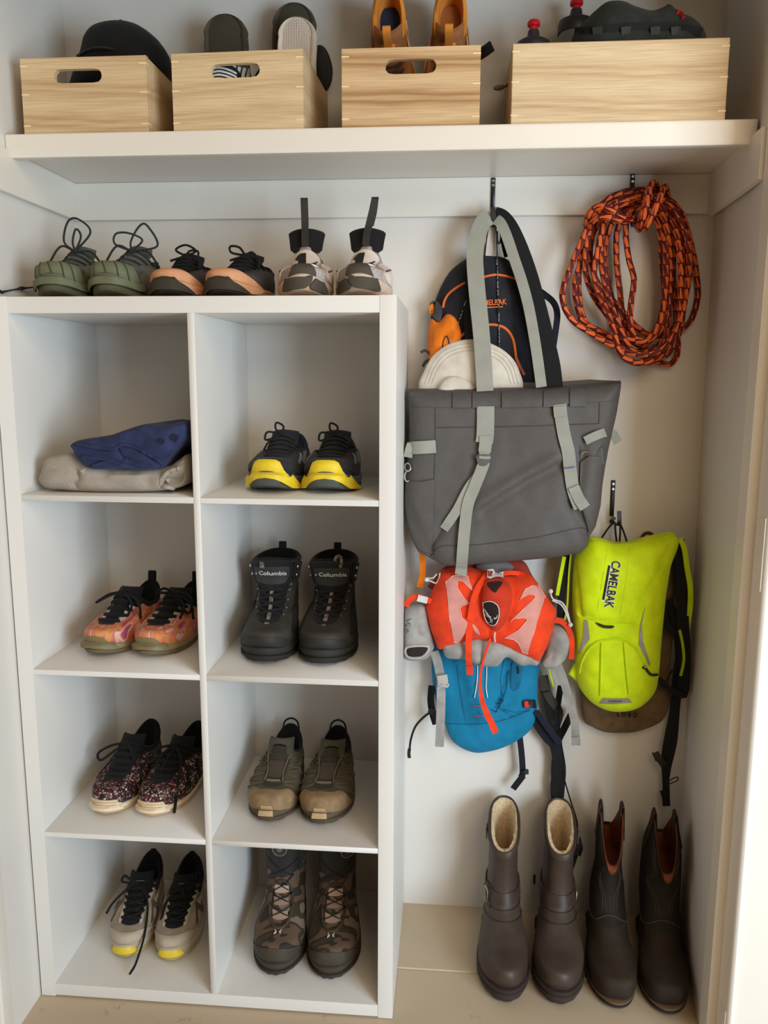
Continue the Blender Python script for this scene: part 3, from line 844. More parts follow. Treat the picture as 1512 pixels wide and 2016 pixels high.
# ---------------------------------------------------------------- pairs of shoes, each shoe a thing of its own
SEP = {'olive': .003, 'black running': .0065, 'white and': .0055, 'navy': .006, 'tie dyed': .005, 'speckled': .0055, 'muddy': .009, 'grey running': .003, 'black hiking': .006, 'camouflage': .005, 'brown sheep': .0055, 'dark brown': .0045}
def start(name, label, cat_, group, toe, heel, y0, z, L, W, side, rings, ts=.012):
    loc, th = place(toe, heel, y0, z, L)
    loc = (loc[0]-side*max([v for k, v in SEP.items() if k in label]), y0, z+(.0017 if z == 0 else .0004))   # the two of a pair stand side by side
    r = thing(name, label, cat_, loc, th, group)
    return Shoe(r, L, W, side, rings, ts)
LINB = cloth((19, 19, 20), .95, name='lining')
RUB = plain((38, 36, 33), .8, spec=.3, bump=.15)
STITCH = plain((150, 148, 142), .7)

def green_shoe(label, toe, heel, side, loops):
    L, W, hs = .285, .113, .026
    s = start('running_shoe', label, 'shoe', 'shoes on top of the unit', toe, heel, .035, UH, L, W, side, low_rings(L, hs, .061, .102, .064, .086, toe_n=2.7), .014)
    UP = cloth((92, 93, 86), .85, .18, name='mesh_cloth'); CAPM_ = plain((106, 109, 84), .6, spec=.3, bump=.05); LUG = plain((90, 93, 72), .7)
    s.add('upper', s.shell(), UP); s.add('lining', s.lining(.045, .008), LINB)
    s.add('midsole', sole_geo(s, hs, 1.05, z0=.010, hf=1.25), LUG)
    s.add('outsole', sole_geo(s, .011, 1.02, tread=44, amp=.05), plain((84, 84, 60), .8))
    tc = s.add('toe_cap', s.poly([(-1.05, -.5), (-.95, .4), (-.72, 2.2), (-.5, 3.0), (0, 3.25), (.5, 3.0), (.72, 2.2), (.95, .4), (1.05, -.5), (.5, -.6), (0, -.62), (-.5, -.6)], .0008, .0022), CAPM_)
    for a in (-.62, -.3, .02, .33, .64):
        s.add('groove', s.line([(a, -.2), (a*.92-.02, 1.2), (a*.8-.1, 2.1)], .0018, .0026), plain((60, 66, 44), .8), tc)
    for sg in (-1, 1):
        s.add('side_flash', s.poly([(sg*1.0, .4), (sg*1.05, 2.0), (sg*1.5, 2.6), (sg*1.9, 1.6), (sg*1.6, .4)], .0006, .001), cloth((106, 106, 96), .8))
        s.add('heel_overlay', s.poly([(sg*1.9, .4), (sg*1.9, 3.0), (sg*1.75, 5.2), (sg*2.3, 6.0), (sg*2.7, 5.5), (sg*2.75, .6)], .0006, .001), cloth((62, 66, 66), .75))
    s.add('throat', throat(s, um_default), cloth((98, 100, 94)))
    laces(s, vs=(3.8, 4.8, 5.7, 6.6), m=cloth((52, 54, 54), .8), r=.0019, cross=False)
    tongue(s, .050, .026, .010, cloth((88, 92, 90)))
    bow(s, 6.4, cloth((44, 45, 46), .8), loops, [[(-.03, .0, .01), (-.055, -.01, -.03)], [(.03, .01, .0), (.05, .02, -.03)]], r=.0022)
    heel_loop(s, cloth((60, 62, 62)), .016, .012)
green_shoe('olive green running shoe leftmost on top of the white unit, lace loop standing tall', (97, 577), (200, 540), 1,
           [[(-.022, .0, .02), (-.016, .01, .060), (.004, .012, .066), (.030, .01, .040)], [(-.004, .0, .02), (.002, .005, .045), (.012, .004, .03)]])
green_shoe('olive green running shoe on top of the white unit, right one of the green pair', (212, 577), (300, 540), -1,
           [[(-.032, -.004, .014), (-.030, .0, .034), (-.006, .006, .036), (.022, .004, .022)], [(.0, .0, .02), (.014, .012, .050), (.030, .012, .052), (.050, .012, .012)]])
# loose lace end trailing left over the edge, and the dark belt lying behind the green pair
tag(add('trailing_lace', ribbon(cv([P(-14, 577, y=.03), P(6, 574, y=.05), P(25, 570, y=.09), P(55, 567, y=.13), P(80, 564, y=.15)], 5), .008, .0022, Vector((.3, 1, .15))), cloth((34, 33, 38), .8), base=P(25, 570, y=.09)),
    'flat dark lace lying on the left end of the unit top beside the green shoes', 'lace')
tag(add('rolled_belt', tube(cv([(.165, .345, UH+.022), (.22, .36, UH+.024), (.29, .358, UH+.022), (.325, .35, UH+.02)], 5), .0205, 10, flat=.45), BLACKC, base=(.24, .355, UH)),
    'rolled black belt lying behind the olive green shoes on the unit', 'belt')

def orange_shoe(label, toe, heel, side, loops):
    L, W, hs = .285, .107, .022
    s = start('running_shoe', label, 'shoe', 'shoes on top of the unit', toe, heel, .035, UH, L, W, side, low_rings(L, hs, .046, .090, .062, .084, toe_n=2.5), .012)
    UP = heather((58, 58, 60), (88, 86, 86)); PE = plain((212, 156, 116), .6, spec=.3)
    s.add('upper', s.shell(), UP); s.add('lining', s.lining(.045, .008), LINB)
    s.add('midsole', sole_geo(s, hs, 1.05, z0=.008, heel=.006), PE)
    s.add('outsole', sole_geo(s, .009, 1.02, tread=36), plain((50, 44, 34), .8))
    s.add('toe_bumper', s.poly([(-1.35, .0), (-1.1, .75), (-.75, 1.5), (-.3, 2.2), (0, 2.35), (.3, 2.2), (.75, 1.5), (1.1, .75), (1.35, .0), (1.0, -.7), (.5, -.9), (0, -.9), (-.5, -.9), (-1.0, -.7)], .0012, .0022), PE)
    s.add('tread_toe', s.poly([(-.85, -.88), (-.55, -.35), (-.1, .0), (.35, -.2), (.85, -.85), (.4, -.95), (-.4, -.95)], .0036, .002), plain((56, 50, 40), .85, bump=.3))
    s.add('collar', s.poly([(1.15, 7.0), (1.25, 5.7), (1.8, 5.0), (2.6, 5.2), (PI, 5.6), (2*PI-2.6, 5.2), (2*PI-1.8, 5.0), (2*PI-1.25, 5.7), (2*PI-1.15, 7.0)], .0006, .0014), BLACKC)
    s.add('throat', throat(s, lambda v: um_default(v)*1.05), BLACKC)
    laces(s, vs=(3.8, 4.5, 5.2, 5.9, 6.6), r=.0024)
    tongue(s, .052, .018, .008, BLACKC)
    bow(s, 6.7, None, loops, [[(.03, -.01, -.01), (.035, -.03, -.03)], [(-.025, -.02, -.012)]], r=.0024)
orange_shoe('black running shoe with peach orange toe, left of its pair on the unit', (327, 577), (408, 540), 1, [[(-.02, 0, .012), (.0, .004, .022), (.02, .004, .01)], [(.01, 0, .01), (.026, 0, .008), (.024, -.01, -.01)]])
orange_shoe('black running shoe with peach orange toe, right of its pair next to the white sneakers', (434, 577), (512, 545), -1, [[(-.028, 0, .006), (-.03, 0, .018), (-.012, .002, .016)], [(.014, 0, .006), (.024, -.004, -.004)]])

def cat_mark(s, c, k, ku):
    """small leaping cat as on the tongue panel"""
    pts = [(-.5, -.28), (-.30, -.16), (-.12, .02), (.1, .12), (.3, .30), (.42, .46), (.52, .50), (.50, .36), (.40, .22), (.34, .04), (.44, -.10), (.58, -.36), (.46, -.38), (.32, -.16), (.16, -.06), (.18, -.18), (.32, -.48), (.20, -.50), (.04, -.20), (-.10, -.14), (-.3, -.26), (-.5, -.36)]
    return s.poly([(c[0]+ku*a*k, c[1]+b*k) for a, b in pts], .0032, .0008, step=.05, smooth=False)
def puma_shoe(label, toe, heel, side, tilt):
    L, W, hs = .285, .110, .026
    s = start('high_sneaker', label, 'shoe', 'shoes on top of the unit', toe, heel, .035, UH, L, W, side, low_rings(L, hs, .054, .108, .072, .108, toe_n=2.5, wr=.60, yo=.128), .012)
    MESH = cells([(176, 168, 164), (150, 142, 140), (192, 186, 182)], 900); WH = plain((228, 216, 206), .6, spec=.3); DK = plain((70, 64, 54), .75, bump=.15, scale=500); BE = plain((214, 190, 168), .65, spec=.3)
    s.add('upper', s.shell(), MESH); s.add('lining', s.lining(.045, .008), LINB)
    s.add('midsole', sole_geo(s, hs, 1.05, z0=.008, hf=1.15), BE)
    s.add('outsole', sole_geo(s, .009, 1.03, tread=30), plain((196, 172, 150), .7))
    sd = side
    s.add('toe_guard', s.poly([(sd*-.62, -.92), (sd*-.52, .0), (sd*-.36, .9), (sd*-.22, 1.9), (sd*.0, 2.05), (sd*.22, 1.9), (sd*.38, .9), (sd*.30, .0), (sd*.06, -.92)], .001, .0022), DK)
    s.add('toe_guard', s.poly([(sd*.20, -.92), (sd*.46, .05), (sd*.62, .0), (sd*.84, -.92)], .001, .0022), DK)
    for sg in (-1, 1):
        s.add('side_panel', s.poly([(sg*1.05, .5), (sg*.85, 2.2), (sg*.70, 4.2), (sg*1.2, 6.2), (sg*1.9, 5.4), (sg*2.4, 3), (sg*2.2, .5)], .0008, .0014), WH)
        s.add('cage_line', s.line([(sg*.9, 1.8), (sg*1.2, 2.7), (sg*1.5, 3.1)], .0016, .003), plain((60, 58, 58)))
    sp = s.add('saddle', s.poly([(-.46, 2.5), (-.58, 4.0), (-.70, 5.7), (-.4, 6.05), (.4, 6.05), (.70, 5.7), (.58, 4.0), (.46, 2.5), (0, 2.4)], .0012, .002), WH)
    MK = plain((26, 24, 24), .6)
    add('number_mark', s.poly([(-.30, 3.8), (-.30, 4.75), (-.44, 4.85), (-.44, 5.2), (-.22, 5.6), (.02, 5.6), (.02, 3.8)], .0030, .001, step=.1, smooth=False), MK, sp, local=True)
    add('cat_mark', cat_mark(s, (.20, 4.1), 1.25, .50), MK, sp, local=True)
    tongue(s, .044, .062, .020, BLACKC, th=.007, wt=.072, curve=.006, v0=6.4)
    # collar wings behind the tongue
    top = s.at(0, 7, .0)
    a = s.at(0, 6.6, .004)
    tb = cv([a, top+Vector((0, -.004, .016)), top+Vector((tilt*.3, .004, .040)), top+Vector((tilt*.7, .006, .066)), top+Vector((tilt, .006, .088)), top+Vector((tilt, .011, .090)), top+Vector((tilt*.8, .013, .066)), top+Vector((tilt*.4, .011, .040))], 4)
    pt = s.add('pull_tab', ribbon(tb, .014, .0022), plain((34, 32, 31), .55, bump=.3, scale=600))
    heel_loop(s, BLACKC, .014, .016)
puma_shoe('white and grey sneaker with upright black pull tab, left of its pair', (594, 577), (620, 540), 1, -.002)
puma_shoe('white and grey sneaker with tilted pull tab at the right end of the unit', (708, 577), (724, 540), -1, .016)

def yellow_shoe(label, toe, heel, side):
    L, W, hs = .29, .118, .028
    s = start('trail_shoe', label, 'shoe', 'navy and yellow pair', toe, heel, .062, Z1, L, W, side, low_rings(L, hs, .060, .104, .066, .098, toe_n=2.5), .016)
    NV = cloth((40, 43, 52), .85, .2); YE = plain((228, 200, 40), .55, spec=.4); SL = plain((92, 104, 118), .7)
    s.add('upper', s.shell(), NV); s.add('lining', s.lining(.045, .009), cloth((34, 38, 54), .9))
    s.add('midsole', sole_geo(s, hs, 1.04, z0=.009, hf=1.1), SL)
    s.add('outsole', sole_geo(s, .010, 1.03, tread=40, amp=.05), plain((82, 84, 72), .8))
    s.add('toe_overlay', s.poly([(-1.1, .7), (-.85, 2.2), (-.5, 3.2), (0, 3.4), (.5, 3.2), (.85, 2.2), (1.1, .7), (.5, 1.2), (0, 1.4), (-.5, 1.2)], .0006, .001), cloth((46, 45, 46), .8))
    s.add('toe_bumper', s.poly([(-1.3, -.85), (-1.0, -.55), (-.72, .05), (-.48, .8), (-.34, 1.6), (-.22, 1.78), (.22, 1.78), (.34, 1.6), (.48, .8), (.72, .05), (1.0, -.55), (1.3, -.85), (.75, -.95), (.42, -.66), (.2, -.5), (0, -.44), (-.2, -.5), (-.42, -.66), (-.75, -.95)], .0016, .003, smooth=False), YE)
    s.add('tread_toe', s.poly([(-.55, -.98), (-.36, -.66), (-.18, -.48), (0, -.42), (.18, -.48), (.36, -.66), (.55, -.98)], .0010, .0022, smooth=False), plain((74, 78, 72), .85, bump=.5))
    GR = plain((118, 120, 126), .6)
    for sg in (-1, 1):
        for k, (a, b) in enumerate(((1.02, 2.0), (1.22, 2.1), (1.42, 2.2))):
            s.add('side_stripe', s.band([(sg*a, b+.1), (sg*(a+.08), b+1.3), (sg*(a-.05+.12*k), b+2.5)], .006, .0012, .001), GR)
        s.add('heel_overlay', s.poly([(sg*2.0, .4), (sg*2.0, 2.4), (sg*2.3, 4.4), (sg*2.9, 5), (sg*2.9, .5)], .0006, .001), cloth((54, 60, 74), .8))
    s.add('throat', throat(s), cloth((36, 37, 40)))
    laces(s, vs=(3.7, 4.25, 4.8, 5.4, 6.0, 6.6), m=cloth((40, 39, 38), .8), r=.0026, cross=False)
    tongue(s, .054, .020, .008, cloth((42, 46, 60)))
    bow(s, 6.7, cloth((30, 29, 28)), [[(-.012, -.002, .012), (-.010, .0, .024), (.004, .002, .016)], [(-.03, 0, .004), (-.034, -.004, -.012), (-.016, -.006, -.008)]], [[(-.022, -.01, -.012), (-.03, -.03, -.03)]], r=.0024)
yellow_shoe('navy trail shoe with yellow toe rubber, left one in the upper right cell', (524, 962), (588, 880), 1)
yellow_shoe('navy trail shoe with yellow toe rubber, right one in the upper right cell', (641, 963), (668, 880), -1)

TIE = blotch([(150, 70, 118), (206, 108, 84), (214, 150, 84), (200, 96, 98), (222, 196, 176), (206, 116, 78), (162, 74, 122)], 15, .6, 'LINEAR', 1.1, (2.2, .8, 1))
def tiedye_shoe(label, toe, heel, side, loops):
    L, W, hs = .292, .114, .022
    s = start('running_shoe', label, 'shoe', 'tie dyed pair', toe, heel, .068, Z2, L, W, side, low_rings(L, hs, .056, .104, .064, .100, toe_n=2.4), .014)
    s.add('upper', s.shell(), TIE); s.add('lining', s.lining(.045, .008), LINB)
    SO = plain((150, 134, 96), .6)
    s.add('midsole', sole_geo(s, hs, 1.03, z0=.008, hf=1.0), SO); s.add('outsole', sole_geo(s, .009, 1.02, tread=30), plain((112, 96, 66), .75))
    s.add('toe_bumper', s.poly([(-.75, -.5), (-.48, .3), (-.3, 1.0), (0, 1.1), (.3, 1.0), (.48, .3), (.75, -.5), (0, -.5)], .0014, .0024), plain((122, 112, 78), .55))
    s.add('throat', throat(s, lambda v: um_default(v)*.8), BLACKC)
    for v in (3.9, 4.6, 5.3, 6.0):
        for sg in (-1, 1): s.add('eyelet_strip', s.poly([(sg*um_default(v)*.75, v), (sg*um_default(v)*.75, v+.4), (sg*um_default(v)*1.2, v+.42), (sg*um_default(v)*1.2, v)], .001, .001, step=.1), plain((196, 190, 186), .5))
    laces(s, vs=(3.6, 4.25, 4.95, 5.65, 6.3, 6.8), r=.0042, cross=False)
    tongue(s, .052, .016, .010, BLACKC)
    s.add('collar', s.poly([(1.2, 7.0), (1.3, 6.0), (1.9, 5.6), (2.6, 5.8), (PI, 6), (2*PI-2.6, 5.8), (2*PI-1.9, 5.6), (2*PI-1.3, 6.0), (2*PI-1.2, 7.0)], .0006, .0014), BLACKC)
    bow(s, 6.75, None, loops, [[(.035, -.03, -.02), (.03, -.045, -.045)], [(.045, -.02, -.015), (.055, -.03, -.05)]], r=.003)
    heel_loop(s, BLACKC, .016, .022, .003)
tiedye_shoe('pink and orange tie dyed running shoe, left one in the cell below the folded clothes', (182, 1284), (302, 1150), 1, [[(-.03, -.01, -.006), (-.05, -.03, -.02), (-.02, -.02, -.004)], [(.016, -.004, .006), (.02, -.01, -.006)]])
tiedye_shoe('orange tie dyed running shoe with black bow, right one leaning on the divider', (288, 1295), (381, 1170), -1, [[(.02, -.01, .004), (.05, -.02, -.008), (.045, -.03, -.036), (.02, -.02, -.02)], [(-.02, -.004, .01), (-.03, -.01, .002)]])

SPECK = cells([(96, 36, 42), (52, 34, 36), (178, 160, 150), (128, 46, 52), (60, 40, 42), (200, 184, 172), (150, 104, 90), (110, 88, 100), (186, 150, 136)], 190, .7, (1, 1, 1), (24, 16, 18))
def speck_shoe(label, toe, heel, side, ends):
    L, W, hs = .292, .112, .019
    s = start('sneaker', label, 'shoe', 'speckled pair', toe, heel, .062, Z3, L, W, side, low_rings(L, hs, .058, .104, .068, .104, toe_n=2.4), .010)
    s.add('upper', s.shell(), SPECK); s.add('lining', s.lining(.045, .009), LINB)
    IV = plain((232, 214, 184), .6, bump=.06)
    s.add('midsole', sole_geo(s, hs, 1.04, z0=.006, hf=1.0), IV); s.add('outsole', sole_geo(s, .007, 1.02, tread=28), plain((196, 168, 128), .75))
    tb = s.add('toe_bumper', s.poly([(-.66, -.5), (-.55, .4), (-.46, .95), (.46, .95), (.55, .4), (.66, -.5), (0, -.5)], .0014, .0026, smooth=False), IV)
    for v in (.1, .42, .74): s.add('rib', s.line([(-.5, v), (0, v+.03), (.5, v)], .0011, .0042), plain((190, 160, 120)), tb)
    s.add('throat', throat(s, lambda v: um_default(v)*1.1), BLACKC)
    for sg in (-1, 1):
        for a in (1.25, 1.6): s.add('side_stripe', s.band([(sg*a, 1.2), (sg*(a-.1), 2.6), (sg*(a-.2), 4.2)], .008, .001, .001), BLACKC)
    laces(s, vs=(3.7, 4.3, 4.9, 5.5, 6.1, 6.7), r=.0042, cross=False)
    tongue(s, .052, .018, .012, BLACKC)
    s.add('collar', s.poly([(1.1, 7.0), (1.25, 6.0), (1.9, 5.9), (2.6, 6.3), (PI, 6.4), (2*PI-2.6, 6.3), (2*PI-1.9, 5.9), (2*PI-1.25, 6.0), (2*PI-1.1, 7.0)], .0006, .0014), BLACKC)
    bow(s, 6.6, None, [[(-.03, -.012, -.002), (-.055, -.03, -.014), (-.045, -.04, -.026), (-.02, -.02, -.01)]], ends, r=.0032)
speck_shoe('speckled red black and white sneaker, left one in the third cell down', (200, 1609), (303, 1450), 1, [[(.02, -.02, -.012), (.03, -.03, -.03)]])
speck_shoe('speckled sneaker with long lace hanging over its side, right one beside the divider', (293, 1612), (388, 1470), -1, [[(-.005, -.03, -.014), (-.012, -.06, -.034)], [(.025, -.035, -.02), (.035, -.075, -.045), (.040, -.105, -.085), (.042, -.118, -.097)], [(-.02, -.02, -.01), (-.03, -.05, -.03)]])

OLM = leather((78, 72, 56), (98, 88, 66), .8, 30, .2)
def olive_shoe(label, toe, heel, side):
    L, W, hs = .295, .118, .024
    s = start('hiking_shoe', label, 'shoe', 'olive hiking pair', toe, heel, .062, Z3, L, W, side, low_rings(L, hs, .060, .108, .070, .104, toe_n=2.6), .012)
    s.add('upper', s.shell(), OLM); s.add('lining', s.lining(.045, .008), LINB)
    s.add('midsole', sole_geo(s, hs, 1.04, z0=.009), plain((92, 80, 60), .85, bump=.1)); s.add('outsole', sole_geo(s, .011, 1.04, tread=30, amp=.05), plain((84, 70, 50), .85))
    TAN = leather((156, 128, 94), (120, 100, 74), .85, 40, .3)
    s.add('toe_cap', s.poly([(-1.15, .1), (-.95, 1.6), (-.7, 2.6), (-.35, 2.75), (0, 2.95), (.35, 2.75), (.7, 2.6), (.95, 1.6), (1.15, .1), (.5, .0), (0, 0), (-.5, .0)], .001, .002), TAN)
    s.add('toe_lug', s.poly([(-.18, -.42), (-.13, .95), (.13, .95), (.18, -.42)], .0022, .0016, smooth=False), plain((186, 158, 118), .7))
    s.add('throat', throat(s, lambda v: um_default(v)*.9, 3.3), cloth((60, 54, 44)))
    BR = cloth((88, 82, 66), .85)
    s.add('lace_guard', s.poly([(-.30, 4.1), (-.34, 5.4), (.34, 5.4), (.30, 4.1)], .0022, .002, smooth=False), cloth((74, 64, 52), .9))
    for v in (3.6, 4.4, 5.2, 6.0):
        a = um_default(v)
        for sg in (-1, 1):
            s.add('side_strap', s.line([(sg*(a+.9), max(.6, v-3.0)), (sg*(a+.5), v-1.2), (sg*a*.95, v), (sg*(a+.55), v-.7), (sg*(a+1.0), max(.6, v-2.3))], .0022, .001), BR)
        s.add('lace', s.line([(-a, v), (0, v+.04), (a, v)], .0018, .0026), cloth((58, 54, 44)))
    for sg in (-1, 1): s.add('lace', s.line([(sg*.4, 3.6), (sg*.36, 4.6), (sg*.5, 5.6), (sg*.7, 6.6)], .0016, .003), cloth((110, 104, 88)))
    s.add('lace_lock', s.band([(-.3, 3.75), (0, 3.8), (.3, 3.75)], .006, .003, .003), cloth((130, 122, 102)))
    tongue(s, .054, .020, .010, cloth((82, 78, 64)))
    c = s.at(PI, 7, 0)
    s.add('heel_loop', tube(cv([c+Vector((-.020, -.008, -.010)), c+Vector((-.015, -.003, .008)), c+Vector((0, .0, .015)), c+Vector((.015, -.003, .008)), c+Vector((.020, -.008, -.010))], 5), .0022, 6), BLACKC)
olive_shoe('muddy olive hiking shoe, left one in the third cell of the right column', (526, 1614), (580, 1450), 1)
olive_shoe('muddy olive hiking shoe, right one near the unit side in the third cell', (627, 1621), (658, 1450), -1)

def grey_shoe(label, toe, heel, side, ends, loops):
    L, W, hs = .285, .106, .028
    s = start('running_shoe', label, 'shoe', 'grey and yellow pair', toe, heel, .075, Z4, L, W, side, low_rings(L, hs, .056, .102, .068, .104, toe_n=2.35), .012)
    TP = cloth((160, 146, 128), .85, .08); TP2 = cloth((184, 170, 150), .8, .06)
    s.add('upper', s.shell(), TP); s.add('lining', s.lining(.045, .009), LINB)
    s.add('midsole', sole_geo(s, hs, 1.05, z0=.008, hf=1.1), plain((186, 174, 154), .7)); s.add('outsole', sole_geo(s, .009, 1.02, tread=32), plain((176, 160, 96), .7))
    s.add('toe_overlay', s.poly([(-1.2, .4), (-.9, 1.7), (-.5, 2.2), (0, 2.3), (.5, 2.2), (.9, 1.7), (1.2, .4), (.5, .1), (0, .05), (-.5, .1)], .0006, .0012), TP2)
    s.add('toe_bumper', s.poly([(-.46, -.52), (-.36, -.05), (-.16, .5), (.16, .5), (.36, -.05), (.46, -.52), (0, -.58)], .0010, .0018), plain((226, 198, 52), .55))
    s.add('throat', throat(s, lambda v: um_default(v)*1.0, 3.2), BLACKC)
    for sg in (-1, 1):
        s.add('eyelet_strip', s.poly([(sg*.45, 3.3), (sg*.52, 4.4), (sg*.66, 5.4), (sg*.82, 6.2), (sg*1.02, 6.2), (sg*.86, 5.0), (sg*.70, 3.8), (sg*.58, 3.1)], .001, .0014), plain((196, 190, 176), .6))
        s.add('heel_counter', s.poly([(sg*1.15, 6.9), (sg*1.2, 5.6), (sg*1.7, 4.6), (sg*2.3, 3.6), (sg*3.05, 3.5), (sg*3.05, 6.95)], .0008, .0014), cloth((46, 34, 30), .9))
        s.add('side_letter', s.text('N', (sg*1.22, 2.9), 3.0, .22*sg, .03, 1, 1, 0, .0022), cloth((92, 74, 62), .8))
    laces(s, vs=(3.5, 4.05, 4.6, 5.2, 5.8, 6.4), m=blotch([(20, 20, 20), (26, 26, 25), (84, 84, 76)], 180, .9, 'CONSTANT'), r=.0038, cross=True, lift=.003)
    tongue(s, .052, .018, .010, BLACKC)
    bow(s, 6.5, None, loops, ends, r=.0028)
    heel_loop(s, LINB, .012, .003)
grey_shoe('grey running shoe with small yellow toe spot, left one in the bottom left cell', (240, 1878), (306, 1745), 1, [[(-.02, -.01, -.006), (-.05, -.03, -.03), (-.062, -.045, -.048)], [(.03, -.03, -.02), (.045, -.10, -.05), (.040, -.155, -.085), (.034, -.185, -.092)]], [[(-.02, .0, .012), (-.03, .0, .02), (-.034, -.006, .008)]])
grey_shoe('grey running shoe with brown side letter, right one in the bottom left cell', (338, 1884), (378, 1750), -1, [[(-.03, -.02, -.02), (-.04, -.06, -.045)], [(.01, -.03, -.014)]], [[(.012, .0, .008), (.02, -.006, -.004)]])
# ---------------------------------------------------------------- boots
def boot_rings(L, hs, toe, ins, H, half, ya=.15, shaft=None, back=.014, toe_n=2.4, W=.115, top=(0, 0, 0)):
    """foot rings, then an ankle and a shaft; half: half widths at ankle, calf, top"""
    h = lambda a: hs+(toe-hs)*a
    a0 = half[0]/(W/2)
    R = [dict(yf=.010, yb=L-.008, wf=.97, zf=hs-.006, zs=hs-.006, zb=hs-.006, n=toe_n),
         dict(yf=.002, yb=L-.004, wf=1.0, zf=h(.35), zs=hs+.014, zb=hs+.016, n=toe_n),
         dict(yf=.010, yb=L-.003, wf=.985, zf=h(.80), zs=hs+.028, zb=hs+.034, n=toe_n),
         dict(yf=.036, yb=L-.005, wf=.91, zf=h(1.0), zs=hs+.042, zb=hs+.050, n=2.25, foot=.8),
         dict(yf=.025+.40*(ya-.025), yb=L-.008, wf=.82, zf=toe+.16*(ins-toe), zs=hs+.055, zb=hs+.066, n=2.2, foot=.5, bend=.006),
         dict(yf=.025+.75*(ya-.025), yb=L-.011, wf=.5*(.8+a0), zf=toe+.52*(ins-toe), zs=ins*.75, zb=ins*.8, n=2.2, foot=.2, bend=.003),
         dict(yf=ya, yb=L-back, wf=a0, zf=ins, zs=ins, zb=ins*1.0, n=2.2, foot=0, bend=0)]
    for f, yf, yb, hw, dz in (shaft or [(.5, ya+.012, L-back-.004, half[1], (0, 0, 0)), (1, ya+.010, L-back-.002, half[2], top)]):
        z = ins+(H-ins)*f
        R.append(dict(yf=yf, yb=yb, wf=hw/(W/2), zf=z+dz[0], zs=z+dz[1], zb=z+dz[2], n=2.3, foot=0, bend=0))
    return R

